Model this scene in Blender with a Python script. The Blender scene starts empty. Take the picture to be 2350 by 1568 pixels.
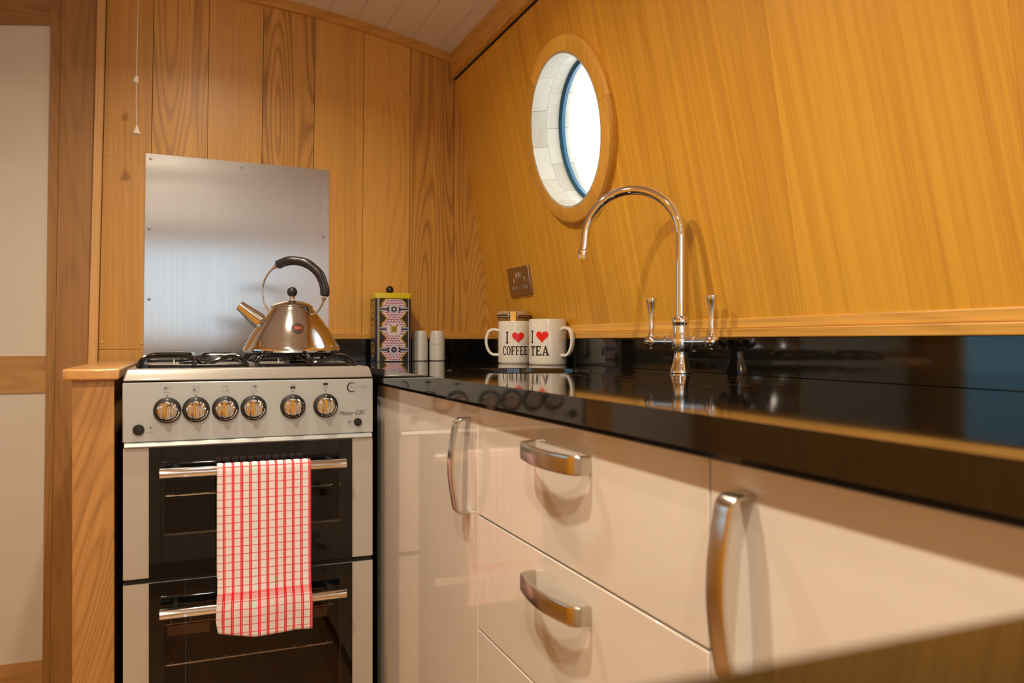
import bpy, bmesh, math, random
from mathutils import Vector, Matrix, Euler
random.seed(7)
PI = math.pi
SC = bpy.context.scene
COL = SC.collection

# ------------------------------------------------------------------ camera
YAW = 0.3904
cam_d = bpy.data.cameras.new('camera')
cam_d.sensor_width = 36.0
cam_d.lens = 1820.4 * 36.0 / 2350.0
cam_d.clip_start = 0.02
cam_d.dof.use_dof = True
cam_d.dof.focus_distance = 2.0
cam_d.dof.aperture_fstop = 7.0
cam = bpy.data.objects.new('camera', cam_d)
COL.objects.link(cam)
cam.location = (0, 0, 0.97)
cam.rotation_euler = (PI / 2, 0, -YAW)
SC.camera = cam

# ------------------------------------------------------------------ world
W = bpy.data.worlds.new('daylight')
SC.world = W
W.use_nodes = True
# overcast sky, white on the sunny hull side (+X), bluer on the shaded side (-X)
_nt = W.node_tree
bg = _nt.nodes['Background']
_tc = _nt.nodes.new('ShaderNodeTexCoord'); _sp = _nt.nodes.new('ShaderNodeSeparateXYZ')
_mr = _nt.nodes.new('ShaderNodeMapRange'); _mr.inputs['From Min'].default_value = -0.8; _mr.inputs['From Max'].default_value = 0.6
_cr = _nt.nodes.new('ShaderNodeMix'); _cr.data_type = 'RGBA'
_cr.inputs['A'].default_value = (0.42, 0.85, 1.1, 1); _cr.inputs['B'].default_value = (3.4, 3.6, 3.8, 1)
_nt.links.new(_tc.outputs['Generated'], _sp.inputs[0]); _nt.links.new(_sp.outputs[0], _mr.inputs['Value'])
_nt.links.new(_mr.outputs[0], _cr.inputs['Factor'])
_my = _nt.nodes.new('ShaderNodeMapRange'); _my.inputs['From Min'].default_value = -0.75; _my.inputs['From Max'].default_value = -1.0
_c2 = _nt.nodes.new('ShaderNodeMix'); _c2.data_type = 'RGBA'
_c2.inputs['B'].default_value = (1.25, 1.45, 1.6, 1)
_nt.links.new(_sp.outputs[1], _my.inputs['Value']); _nt.links.new(_my.outputs[0], _c2.inputs['Factor'])
_nt.links.new(_cr.outputs['Result'], _c2.inputs['A']); _nt.links.new(_c2.outputs['Result'], bg.inputs[0])
bg.inputs[1].default_value = 1.0

# ------------------------------------------------------------------ exposure
SC.view_settings.view_transform = 'Standard'
SC.view_settings.look = 'None'
SC.view_settings.exposure = 0.42
SC.view_settings.gamma = 1.0
SC.view_settings.use_curve_mapping = False

LAMP_W = 8.0            # watts of each ceiling spotlight
LAMP_COL = (1.0, 0.84, 0.62)

# ================================================================== materials
def new_mat(name):
    m = bpy.data.materials.new(name)
    m.use_nodes = True
    nt = m.node_tree
    b = nt.nodes['Principled BSDF']
    return m, nt, b

def plain(name, col, rough=0.5, metal=0.0, coat=0.0, spec=None, trans=0.0, ior=None, bump=None):
    """simple procedural surface with a faint noise in tone and gloss"""
    m, nt, b = new_mat(name)
    tc = nt.nodes.new('ShaderNodeTexCoord')
    nz = nt.nodes.new('ShaderNodeTexNoise')
    nz.inputs['Scale'].default_value = 9.0
    nz.inputs['Detail'].default_value = 4.0
    nt.links.new(tc.outputs['Object'], nz.inputs['Vector'])
    mx = nt.nodes.new('ShaderNodeMix'); mx.data_type = 'RGBA'
    mx.inputs['A'].default_value = (*[c * 0.94 for c in col], 1)
    mx.inputs['B'].default_value = (*[min(1, c * 1.05) for c in col], 1)
    nt.links.new(nz.outputs['Fac'], mx.inputs['Factor'])
    nt.links.new(mx.outputs['Result'], b.inputs['Base Color'])
    b.inputs['Roughness'].default_value = rough
    b.inputs['Metallic'].default_value = metal
    b.inputs['Coat Weight'].default_value = coat
    if spec is not None: b.inputs['Specular IOR Level'].default_value = spec
    if trans: b.inputs['Transmission Weight'].default_value = trans
    if ior: b.inputs['IOR'].default_value = ior
    if bump:
        n2 = nt.nodes.new('ShaderNodeTexNoise'); n2.inputs['Scale'].default_value = bump[0]
        nt.links.new(tc.outputs['Object'], n2.inputs['Vector'])
        bp = nt.nodes.new('ShaderNodeBump'); bp.inputs['Strength'].default_value = bump[1]
        bp.inputs['Distance'].default_value = 0.001
        nt.links.new(n2.outputs['Fac'], bp.inputs['Height'])
        nt.links.new(bp.outputs['Normal'], b.inputs['Normal'])
    return m

def oak(name, axis='Z', light=(0.68, 0.355, 0.062), dark=(0.30, 0.125, 0.016), figure=1.0,
        rough=0.42, tilt=0.0, vary=0.22, coat=0.15, streaky=0.9, boards=False):
    """oak board: grain runs along `axis`; every board (mesh island) gets its own figure and tone"""
    m, nt, b = new_mat(name)
    N, L = nt.nodes, nt.links
    tc = N.new('ShaderNodeTexCoord'); geo = N.new('ShaderNodeNewGeometry')
    mp = N.new('ShaderNodeMapping')
    if tilt: mp.inputs['Rotation'].default_value = tilt if isinstance(tilt, tuple) else (0, tilt, 0)
    L.new(tc.outputs['Object'], mp.inputs['Vector'])
    rid = geo.outputs['Random Per Island']
    if boards:      # every board chosen by hand: R tone, G strength of figure, B which part of the tree
        at = N.new('ShaderNodeAttribute'); at.attribute_name = 'board'
        bsep = N.new('ShaderNodeSeparateColor'); L.new(at.outputs['Color'], bsep.inputs[0]); rid = bsep.outputs[2]
    off = N.new('ShaderNodeVectorMath'); off.operation = 'MULTIPLY_ADD'
    rnd = N.new('ShaderNodeCombineXYZ')
    for k in range(3): L.new(rid, rnd.inputs[k])
    off.inputs[1].default_value = (13.7, 31.1, 7.9)
    L.new(rnd.outputs[0], off.inputs[0]); L.new(mp.outputs[0], off.inputs[2])
    def stretched(across, along):
        s = [across] * 3; s['XYZ'.index(axis)] = along
        v = N.new('ShaderNodeVectorMath'); v.operation = 'MULTIPLY'
        v.inputs[1].default_value = s
        L.new(off.outputs[0], v.inputs[0])
        return v.outputs[0]
    def noise(vec, det, rough_=0.5, dist=0.0):
        n = N.new('ShaderNodeTexNoise'); n.inputs['Scale'].default_value = 1.0
        n.inputs['Detail'].default_value = det; n.inputs['Roughness'].default_value = rough_
        n.inputs['Distortion'].default_value = dist
        L.new(vec, n.inputs['Vector']); return n.outputs['Fac']
    def math_(op, a, b_=None, c=None):
        n = N.new('ShaderNodeMath'); n.operation = op
        for i, x in enumerate((a, b_, c)):
            if x is None: continue
            if isinstance(x, (int, float)): n.inputs[i].default_value = x
            else: L.new(x, n.inputs[i])
        return n.outputs[0]
    big = noise(stretched(7.0, 0.75), 1.5, 0.4)
    ring = math_('SINE', math_('MULTIPLY', big, 130.0 * figure + 30.0))
    ring = math_('POWER', math_('MULTIPLY_ADD', ring, 0.5, 0.5), 2.8)
    pores = noise(stretched(480.0, 6.0), 2.0, 0.6)
    streak = noise(stretched(75.0, 0.45), 4.0, 0.65)
    broad = noise(stretched(9.0, 0.5), 2.0, 0.5)
    f = math_('MULTIPLY', ring, 0.34 * figure) if not boards else math_('MULTIPLY', ring, math_('MULTIPLY', bsep.outputs[1], 0.55))
    f = math_('MULTIPLY_ADD', math_('SUBTRACT', pores, 0.5), 0.75, f)
    f = math_('MULTIPLY_ADD', math_('SUBTRACT', streak, 0.42), streaky, f)
    f = math_('MULTIPLY_ADD', math_('SUBTRACT', broad, 0.5), 0.5, f)
    f = math_('MULTIPLY_ADD', math_('SUBTRACT', geo.outputs['Random Per Island'] if not boards else bsep.outputs[0], 0.5), vary * 2.4, f)
    f = math_('ADD', f, 0.18)
    mx = N.new('ShaderNodeMix'); mx.data_type = 'RGBA'; mx.clamp_factor = True
    mx.inputs['A'].default_value = (*light, 1); mx.inputs['B'].default_value = (*dark, 1)
    L.new(f, mx.inputs['Factor'])
    L.new(mx.outputs['Result'], b.inputs['Base Color'])
    b.inputs['Roughness'].default_value = rough
    b.inputs['Coat Weight'].default_value = coat
    b.inputs['Coat Roughness'].default_value = 0.3
    bp = N.new('ShaderNodeBump'); bp.inputs['Strength'].default_value = 0.18; bp.inputs['Distance'].default_value = 0.0006
    L.new(pores, bp.inputs['Height']); L.new(bp.outputs['Normal'], b.inputs['Normal'])
    return m

def brushed(name, col=(0.62, 0.62, 0.60), rough=0.28, axis='X', aniso=0.6, bump=0.12, radial=False):
    m, nt, b = new_mat(name)
    N, L = nt.nodes, nt.links
    tc = N.new('ShaderNodeTexCoord')
    v = N.new('ShaderNodeVectorMath'); v.operation = 'MULTIPLY'
    s = [420.0] * 3; s['XYZ'.index(axis)] = 3.0
    v.inputs[1].default_value = s
    L.new(tc.outputs['Object'], v.inputs[0])
    n = N.new('ShaderNodeTexNoise'); n.inputs['Scale'].default_value = 1.0; n.inputs['Detail'].default_value = 3
    L.new(v.outputs[0], n.inputs['Vector'])
    mr = N.new('ShaderNodeMapRange')
    mr.inputs['To Min'].default_value = rough * 0.8; mr.inputs['To Max'].default_value = rough * 1.25
    L.new(n.outputs['Fac'], mr.inputs['Value']); L.new(mr.outputs[0], b.inputs['Roughness'])
    b.inputs['Base Color'].default_value = (*col, 1)
    b.inputs['Metallic'].default_value = 1.0
    b.inputs['Anisotropic'].default_value = aniso
    if radial:      # brushed up and down: reflections smear sideways
        tg = N.new('ShaderNodeTangent'); tg.direction_type = 'RADIAL'; tg.axis = 'Z'
        L.new(tg.outputs[0], b.inputs['Tangent'])
    bp = N.new('ShaderNodeBump'); bp.inputs['Strength'].default_value = bump; bp.inputs['Distance'].default_value = 0.0003
    L.new(n.outputs['Fac'], bp.inputs['Height']); L.new(bp.outputs['Normal'], b.inputs['Normal'])
    return m

def granite(name):
    m, nt, b = new_mat(name)
    N, L = nt.nodes, nt.links
    tc = N.new('ShaderNodeTexCoord')
    vo = N.new('ShaderNodeTexVoronoi'); vo.inputs['Scale'].default_value = 260.0
    L.new(tc.outputs['Object'], vo.inputs['Vector'])
    cr = N.new('ShaderNodeValToRGB')
    cr.color_ramp.elements[0].position = 0.0; cr.color_ramp.elements[0].color = (0.03, 0.028, 0.026, 1)
    cr.color_ramp.elements[1].position = 0.10; cr.color_ramp.elements[1].color = (0.005, 0.0045, 0.004, 1)
    L.new(vo.outputs['Distance'], cr.inputs[0]); L.new(cr.outputs[0], b.inputs['Base Color'])
    nz = N.new('ShaderNodeTexNoise'); nz.inputs['Scale'].default_value = 5.0
    L.new(tc.outputs['Object'], nz.inputs['Vector'])
    mr = N.new('ShaderNodeMapRange'); mr.inputs['To Min'].default_value = 0.03; mr.inputs['To Max'].default_value = 0.07
    L.new(nz.outputs['Fac'], mr.inputs['Value']); L.new(mr.outputs[0], b.inputs['Roughness'])
    b.inputs['IOR'].default_value = 1.6
    return m

def glass(name, tint=(0.9, 0.95, 0.95), rough=0.0, mixr=0.10):
    """thin clear pane: lets light straight through, reflects at grazing angles"""
    m = bpy.data.materials.new(name); m.use_nodes = True
    nt = m.node_tree; nt.nodes.clear(); N, L = nt.nodes, nt.links
    out = N.new('ShaderNodeOutputMaterial'); mix = N.new('ShaderNodeMixShader')
    tr = N.new('ShaderNodeBsdfTransparent'); gl = N.new('ShaderNodeBsdfGlossy')
    tr.inputs[0].default_value = (*tint, 1); gl.inputs['Roughness'].default_value = rough
    fr = N.new('ShaderNodeFresnel'); fr.inputs[0].default_value = 1.5
    ge = N.new('ShaderNodeNewGeometry'); mu = N.new('ShaderNodeMath'); mu.operation = 'MULTIPLY'
    inv = N.new('ShaderNodeMath'); inv.operation = 'SUBTRACT'; inv.inputs[0].default_value = 1.0
    L.new(ge.outputs['Backfacing'], inv.inputs[1]); L.new(inv.outputs[0], mu.inputs[0]); L.new(fr.outputs[0], mu.inputs[1])
    L.new(mu.outputs[0], mix.inputs[0]); L.new(tr.outputs[0], mix.inputs[1]); L.new(gl.outputs[0], mix.inputs[2])
    L.new(mix.outputs[0], out.inputs[0])
    return m

def towel_mat(name, x0, z_lines, band):
    """woven check: red double lines across and down, one wide hem band; laid out in the cloth's UVs (metres)"""
    m, nt, b = new_mat(name)
    N, L = nt.nodes, nt.links
    uv = N.new('ShaderNodeUVMap'); uv.uv_map = 'UVMap'
    sp = N.new('ShaderNodeSeparateXYZ'); L.new(uv.outputs[0], sp.inputs[0])
    def M(op, a, b_=None, c=None):
        n = N.new('ShaderNodeMath'); n.operation = op
        for i, x in enumerate((a, b_, c)):
            if x is None: continue
            if isinstance(x, (int, float)): n.inputs[i].default_value = x
            else: L.new(x, n.inputs[i])
        return n.outputs[0]
    def line(val, start, pitch, half):
        t = M('DIVIDE', M('SUBTRACT', val, start), pitch)
        d = M('ABSOLUTE', M('SUBTRACT', M('FRACT', M('ADD', t, 0.5)), 0.5))
        return M('LESS_THAN', d, half / pitch), d
    X, Y = sp.outputs[0], sp.outputs[1]
    v1, dv = line(X, x0, 0.01672, 0.00260)
    vc = M('LESS_THAN', dv, 0.00045 / 0.01672)
    vert = M('MULTIPLY', v1, M('SUBTRACT', 1.0, M('MULTIPLY', vc, 0.55)))
    inb = M('MULTIPLY', M('GREATER_THAN', Y, band[0]), M('LESS_THAN', Y, band[1]))
    h1, _ = line(Y, z_lines, 0.0158, 0.00085)
    horiz = M('MULTIPLY', h1, 0.85)
    fine = M('LESS_THAN', M('FRACT', M('MULTIPLY', X, 560.0)), 0.55)
    bandf = M('MULTIPLY', inb, M('MULTIPLY_ADD', fine, 0.45, 0.2))
    f = M('MAXIMUM', M('MAXIMUM', M('MULTIPLY', vert, 1.0), horiz), bandf)
    f = M('MAXIMUM', f, M('MULTIPLY', inb, v1))
    mx = N.new('ShaderNodeMix'); mx.data_type = 'RGBA'
    mx.inputs['A'].default_value = (0.84, 0.84, 0.92, 1); mx.inputs['B'].default_value = (0.80, 0.008, 0.025, 1)
    L.new(f, mx.inputs['Factor']); L.new(mx.outputs['Result'], b.inputs['Base Color'])
    b.inputs['Roughness'].default_value = 0.9
    b.inputs['Sheen Weight'].default_value = 0.2
    wv = M('MULTIPLY', M('SINE', M('MULTIPLY', X, 3600.0)), M('SINE', M('MULTIPLY', Y, 3600.0)))
    bp = N.new('ShaderNodeBump'); bp.inputs['Strength'].default_value = 0.5; bp.inputs['Distance'].default_value = 0.0006
    L.new(wv, bp.inputs['Height']); L.new(bp.outputs['Normal'], b.inputs['Normal'])
    return m

M = {}
M['oak_plank'] = oak('oak_plank', 'Z', vary=0.42, figure=1.0, boards=True)
M['oak_veneer'] = oak('oak_veneer', 'Z', light=(0.80, 0.43, 0.045), dark=(0.52, 0.235, 0.016), figure=0.30, vary=0.16, streaky=1.6, tilt=(0.09, 0.1587, 0))
M['oak_rail_y'] = oak('oak_rail_y', 'Y', figure=0.5, vary=0.08, light=(0.80, 0.45, 0.09))
M['oak_rail_x'] = oak('oak_rail_x', 'X', figure=0.5, vary=0.08)
M['oak_post'] = oak('oak_post', 'Z', figure=0.7, light=(0.40, 0.20, 0.048), dark=(0.20, 0.085, 0.018), vary=0.10)
M['oak_door_rail'] = oak('oak_door_rail', 'X', figure=0.8, light=(0.50, 0.27, 0.08), dark=(0.25, 0.115, 0.028), vary=0.05)
M['oak_batten'] = oak('oak_batten', 'Z', figure=0.2, light=(0.70, 0.40, 0.14), vary=0.0)
M['oak_panel'] = oak('oak_panel', 'Z', figure=1.1, tilt=-0.24, light=(0.52, 0.275, 0.085), dark=(0.26, 0.12, 0.032), vary=0.0)
M['oak_ring'] = oak('oak_ring', 'Z', figure=0.45, light=(0.78, 0.42, 0.06), dark=(0.48, 0.22, 0.03), vary=0.30)
M['oak_floor'] = oak('oak_floor', 'Y', figure=0.8, light=(0.45, 0.26, 0.11), dark=(0.26, 0.13, 0.05))
M['lining'] = oak('limed_lining', 'Z', figure=0.15, light=(0.52, 0.47, 0.36), dark=(0.36, 0.29, 0.19), vary=0.35, coat=0)
M['white_gloss'] = plain('white_gloss_laminate', (0.63, 0.60, 0.57), rough=0.06, spec=0.7)
M['white_paint'] = plain('cream_paint', (0.62, 0.56, 0.47), rough=0.45)
M['ceiling'] = plain('ceiling_paint', (0.80, 0.74, 0.68), rough=0.5)
M['granite'] = granite('black_granite')
M['chrome'] = plain('chrome', (0.82, 0.81, 0.80), rough=0.05, metal=1.0)
M['nickel'] = brushed('satin_nickel', (0.62, 0.57, 0.50), rough=0.20, axis='Z', aniso=0.3, bump=0.03)
M['kettle_steel'] = plain('polished_steel', (0.70, 0.71, 0.73), rough=0.10, metal=1.0)
M['steel'] = brushed('brushed_steel', (0.52, 0.53, 0.53), rough=0.19, axis='Z', aniso=0.92, bump=0.01, radial=True)
M['steel_dark'] = plain('screw_steel', (0.35, 0.34, 0.32), rough=0.35, metal=1.0)
M['socket_steel'] = plain('socket_steel', (0.42, 0.36, 0.30), rough=0.30, metal=1.0)
M['silver'] = plain('silver_paint', (0.46, 0.50, 0.52), rough=0.34, metal=0.25, coat=0.3)
M['hob_silver_dimmed'] = plain('hob_silver_dimmed', (0.30, 0.285, 0.27), rough=0.30, metal=0.2, coat=0.3)  # same silver paint, darkened on the hob to offset the light from above
M['silver_side'] = plain('silver_door', (0.52, 0.50, 0.48), rough=0.30, metal=0.35, coat=0.3)
M['enamel'] = plain('black_enamel', (0.006, 0.006, 0.007), rough=0.10, spec=0.7)
M['black_glass'] = plain('black_glass', (0.004, 0.004, 0.004), rough=0.03)
M['black_plastic'] = plain('black_plastic', (0.012, 0.012, 0.013), rough=0.38)
M['grip'] = plain('grip_rubber', (0.014, 0.014, 0.017), rough=0.33)
M['black_gap_shade'] = plain('black_seal_shade', (0.003, 0.003, 0.003), rough=0.8)  # cooker carcase and door gap, also the painted shade under the cornice
M['oven_liner'] = plain('oven_liner', (0.16, 0.11, 0.075), rough=0.55)
M['pane'] = glass('window_pane', (0.95, 0.97, 0.98))
M['oven_pane'] = glass('tinted_oven_pane', (0.72, 0.66, 0.60))
M['ceramic'] = plain('white_ceramic', (0.74, 0.71, 0.66), rough=0.12, coat=0.4)
M['shaker'] = plain('white_porcelain', (0.66, 0.66, 0.63), rough=0.18, coat=0.3)
M['ink'] = plain('black_print', (0.008, 0.008, 0.009), rough=0.35)
M['grey_ink'] = plain('grey_print', (0.28, 0.28, 0.28), rough=0.4)
M['faint_ink'] = plain('faint_print', (0.40, 0.39, 0.38), rough=0.4)
M['red'] = plain('red_print', (0.80, 0.015, 0.008), rough=0.3)
M['yellow'] = plain('yellow_lacquer', (0.62, 0.50, 0.015), rough=0.25, coat=0.4)
M['tin_black'] = plain('tin_black', (0.010, 0.009, 0.012), rough=0.22, coat=0.4)
M['tin_pink'] = plain('tin_pink', (0.78, 0.09, 0.24), rough=0.3)
M['tin_pale'] = plain('tin_pale', (0.66, 0.60, 0.68), rough=0.3)
M['tin_gold'] = plain('tin_gold', (0.46, 0.30, 0.04), rough=0.3)
M['tin_navy'] = plain('tin_navy', (0.012, 0.01, 0.04), rough=0.3)
M['tin_grey'] = plain('tin_grey', (0.36, 0.36, 0.48), rough=0.3)
M['blue'] = plain('blue_window_frame', (0.008, 0.09, 0.18), rough=0.3)
M['plastic_white'] = plain('white_plastic', (0.72, 0.68, 0.60), rough=0.35)
M['cord'] = plain('cream_cord', (0.66, 0.58, 0.45), rough=0.8)
M['jar_glass'] = glass('jar_glass', (0.92, 0.93, 0.90), mixr=0.1)
M['jar_fill'] = plain('pale_grains', (0.55, 0.36, 0.17), rough=0.8, bump=(300, 0.6))
M['badge'] = plain('badge_bronze', (0.05, 0.022, 0.012), rough=0.25, coat=0.4)
M['badge_red'] = plain('badge_red', (0.30, 0.05, 0.02), rough=0.3)
M['lamp_glow'] = None
M['towel'] = towel_mat('checked_towel', 0.0713, 0.7165, (0.4515, 0.4675))

def emission(name, col, s):
    m = bpy.data.materials.new(name); m.use_nodes = True
    nt = m.node_tree; nt.nodes.clear()
    o = nt.nodes.new('ShaderNodeOutputMaterial'); e = nt.nodes.new('ShaderNodeEmission')
    e.inputs[0].default_value = (*col, 1); e.inputs[1].default_value = s
    nt.links.new(e.outputs[0], o.inputs[0]); return m
M['lamp_glow'] = emission('lamp_glow', LAMP_COL, 110.0)

# ================================================================== helpers
def empty(name, loc=(0, 0, 0), rz=0.0, label=None, cat=None, group=None, kind=None):
    o = bpy.data.objects.new(name, None)
    COL.objects.link(o)
    o.location = loc; o.rotation_euler = (0, 0, rz)
    o.empty_display_size = 0.02
    tag(o, label, cat, group, kind)
    return o

def tag(o, label=None, cat=None, group=None, kind=None):
    if label: o['label'] = label
    if cat: o['category'] = cat
    if group: o['group'] = group
    if kind: o['kind'] = kind
    return o

def world_of(o):
    """location of the root of o (parts sit at identity under it unless moved)"""
    v = Vector((0, 0, 0))
    while o is not None:
        v = v + o.location; o = o.parent
    return v

def obj(name, bm, mat, parent=None, smooth=True, world=True, loc=None, rot=None, bevel=None, angle=35):
    """link a bmesh as ONE object. world=True: vertices are in world space (parent unrotated)."""
    if parent is not None and world:
        w = world_of(parent)
        bmesh.ops.translate(bm, verts=bm.verts, vec=-w)
    me = bpy.data.meshes.new(name)
    bmesh.ops.recalc_face_normals(bm, faces=bm.faces)
    bm.to_mesh(me); bm.free()
    mats = mat if isinstance(mat, (list, tuple)) else [mat]
    for m_ in mats: me.materials.append(m_)
    o = bpy.data.objects.new(name, me)
    COL.objects.link(o)
    if parent is not None: o.parent = parent
    if loc is not None: o.location = loc
    if rot is not None: o.rotation_euler = rot
    if bevel:
        md = o.modifiers.new('bevel', 'BEVEL'); md.width = bevel; md.segments = 2
        md.limit_method = 'ANGLE'; md.angle_limit = math.radians(40)
    if smooth:
        for p in me.polygons: p.use_smooth = True
        me.set_sharp_from_angle(angle=math.radians(angle))
    return o

def B(): return bmesh.new()

def box(bm, x0, x1, y0, y1, z0, z1, mi=0):
    vs = [bm.verts.new((x, y, z)) for x in (x0, x1) for y in (y0, y1) for z in (z0, z1)]
    for q in ((0, 1, 3, 2), (4, 6, 7, 5), (0, 4, 5, 1), (2, 3, 7, 6), (0, 2, 6, 4), (1, 5, 7, 3)):
        f = bm.faces.new([vs[i] for i in q]); f.material_index = mi
    return vs

def hexa(bm, p, mi=0):
    """8 points: bottom ring 4, top ring 4"""
    vs = [bm.verts.new(q) for q in p]
    for q in ((3, 2, 1, 0), (4, 5, 6, 7), (0, 1, 5, 4), (1, 2, 6, 5), (2, 3, 7, 6), (3, 0, 4, 7)):
        bm.faces.new([vs[i] for i in q]).material_index = mi
    return vs

def prism(bm, poly, axis, a, b, mi=0):
    """2D polygon extruded along an axis. poly coordinates are the other two axes in order"""
    i = 'XYZ'.index(axis); o = [k for k in range(3) if k != i]
    def P(p, t):
        v = [0, 0, 0]; v[i] = t; v[o[0]] = p[0]; v[o[1]] = p[1]; return v
    r0 = [bm.verts.new(P(p, a)) for p in poly]; r1 = [bm.verts.new(P(p, b)) for p in poly]
    n = len(poly)
    bm.faces.new(r0[::-1]).material_index = mi; bm.faces.new(r1).material_index = mi
    for k in range(n):
        bm.faces.new((r0[k], r0[(k + 1) % n], r1[(k + 1) % n], r1[k])).material_index = mi

def lathe(bm, prof, seg=40, mat=None, cx=0, cy=0, cz=0, mi=0, close=True):
    """prof: list of (r, z); revolve about z, then through matrix mat"""
    T = mat or Matrix.Identity(4)
    rings = []
    for r, z in prof:
        if r < 1e-6:
            rings.append([bm.verts.new(T @ Vector((cx, cy, cz + z)))])
        else:
            rings.append([bm.verts.new(T @ Vector((cx + r * math.cos(2 * PI * k / seg), cy + r * math.sin(2 * PI * k / seg), cz + z))) for k in range(seg)])
    for a, b in zip(rings, rings[1:]):
        if len(a) == 1 and len(b) == 1: continue
        for k in range(seg):
            k2 = (k + 1) % seg
            if len(a) == 1: f = bm.faces.new((a[0], b[k], b[k2]))
            elif len(b) == 1: f = bm.faces.new((a[k], a[k2], b[0]))
            else: f = bm.faces.new((a[k], a[k2], b[k2], b[k]))
            f.material_index = mi
    if close:
        for r in (rings[0], rings[-1]):
            if len(r) > 1: bm.faces.new(r).material_index = mi

def along(p, q):
    """matrix placing local z from p towards q"""
    p, q = Vector(p), Vector(q)
    d = (q - p).normalized()
    return Matrix.Translation(p) @ d.to_track_quat('Z', 'Y').to_matrix().to_4x4()

def rod(bm, p, q, r, r2=None, seg=16, mi=0):
    l = (Vector(q) - Vector(p)).length
    lathe(bm, [(r, 0), (r2 if r2 is not None else r, l)], seg, along(p, q), mi=mi)

def tube(bm, pts, r, seg=12, mi=0, cap=True, flat=None, up=None):
    """sweep a circle (radius r, or list) along points; flat=(a,b) gives an ellipse/flat section"""
    pts = [Vector(p) for p in pts]
    n = len(pts)
    tang = [(pts[min(i + 1, n - 1)] - pts[max(i - 1, 0)]).normalized() for i in range(n)]
    if up is None:
        up = Vector((0, 0, 1)) if abs(tang[0].z) < 0.9 else Vector((1, 0, 0))
    nrm = (Vector(up) - tang[0] * tang[0].dot(Vector(up))).normalized()
    rings = []
    for i, (p, t) in enumerate(zip(pts, tang)):
        nrm = (nrm - t * t.dot(nrm)).normalized()
        bn = t.cross(nrm)
        rr = r[i] if isinstance(r, (list, tuple)) else r
        ring = []
        for k in range(seg):
            a = 2 * PI * k / seg
            ca, sa = math.cos(a), math.sin(a)
            if flat:
                e = 0.45
                ca = math.copysign(abs(ca) ** e, ca) * flat[0]; sa = math.copysign(abs(sa) ** e, sa) * flat[1]
            else:
                ca *= rr; sa *= rr
            ring.append(bm.verts.new(p + nrm * ca + bn * sa))
        rings.append(ring)
    for a, b in zip(rings, rings[1:]):
        for k in range(seg):
            k2 = (k + 1) % seg
            bm.faces.new((a[k], a[k2], b[k2], b[k])).material_index = mi
    if cap:
        bm.faces.new(rings[0][::-1]).material_index = mi; bm.faces.new(rings[-1]).material_index = mi

def ball(bm, c, r, seg=24, mi=0, sz=1.0):
    prof = [(r * math.sin(PI * k / 14), -r * sz * math.cos(PI * k / 14)) for k in range(15)]
    prof[0] = (0, -r * sz); prof[-1] = (0, r * sz)
    lathe(bm, prof, seg, Matrix.Translation(Vector(c)), mi=mi)

def smooth_path(pts, n=8):
    """Catmull-Rom through the points"""
    P = [Vector(p) for p in pts]
    P = [P[0] * 2 - P[1]] + P + [P[-1] * 2 - P[-2]]
    out = []
    for i in range(1, len(P) - 2):
        for k in range(n):
            t = k / n
            a, b, c, d = P[i - 1], P[i], P[i + 1], P[i + 2]
            out.append(0.5 * ((2 * b) + (-a + c) * t + (2 * a - 5 * b + 4 * c - d) * t * t + (-a + 3 * b - 3 * c + d) * t ** 3))
    out.append(P[-2])
    return out

def apply_mods(o):
    dg = bpy.context.evaluated_depsgraph_get()
    me = bpy.data.meshes.new_from_object(o.evaluated_get(dg))
    old = o.data; o.modifiers.clear(); o.data = me; bpy.data.meshes.remove(old)

def cut(o, cutters):
    """boolean difference, applied; the cutters are removed again"""
    for c in cutters:
        md = o.modifiers.new('cut', 'BOOLEAN'); md.operation = 'DIFFERENCE'; md.object = c; md.solver = 'EXACT'
    bpy.context.view_layer.update()
    apply_mods(o)
    for c in cutters:
        me = c.data; bpy.data.objects.remove(c); bpy.data.meshes.remove(me)

def struct(name, bm, mat, bevel=None, smooth=False):
    return tag(obj(name, bm, mat, None, smooth=smooth, bevel=bevel), kind='structure')

def text_mesh(body, size, mapf, shear=0.0, spacing=1.0, bold=0.0):
    """letters as a mesh; mapf(x, y) -> world point"""
    cu = bpy.data.curves.new('lettering', 'FONT')
    cu.body = body; cu.size = size; cu.shear = shear; cu.space_character = spacing; cu.offset = bold
    cu.resolution_u = 3
    o = bpy.data.objects.new('lettering', cu); COL.objects.link(o)
    bpy.context.view_layer.update()
    me = bpy.data.meshes.new_from_object(o.evaluated_get(bpy.context.evaluated_depsgraph_get()))
    bm = B(); bm.from_mesh(me)
    bpy.data.objects.remove(o); bpy.data.curves.remove(cu); bpy.data.meshes.remove(me)
    for v in bm.verts: v.co = Vector(mapf(v.co.x, v.co.y))
    return bm

# ================================================================== the shell
YB = 2.4436        # bulkhead
ZW = 0.9093        # worktop surface
YC = 1.7436        # cooker front
XE = 0.396         # worktop front edge
XS = 0.9384        # face of the black upstand on the hull side
XD = 0.414         # cabinet fronts
def wall_x(z): return 0.9326 - 0.160 * (z - 1.033)
WN = Vector((-0.9874, 0, -0.158))          # into the room
WU = Vector((-0.158, 0, 0.9874))           # up the wall
def on_wall(y, z, out=0.0): return Vector((wall_x(z), y, z)) + WN * out
def ceil_z(x): return 1.996 - 0.165 * x * x

# floor
bm = B()
for k in range(14):
    x0 = -1.05 + k * 0.15
    box(bm, x0, x0 + 0.1492, -2.6, 2.5, -0.03, 0.0)
struct('floor', bm, M['oak_floor'])

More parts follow.
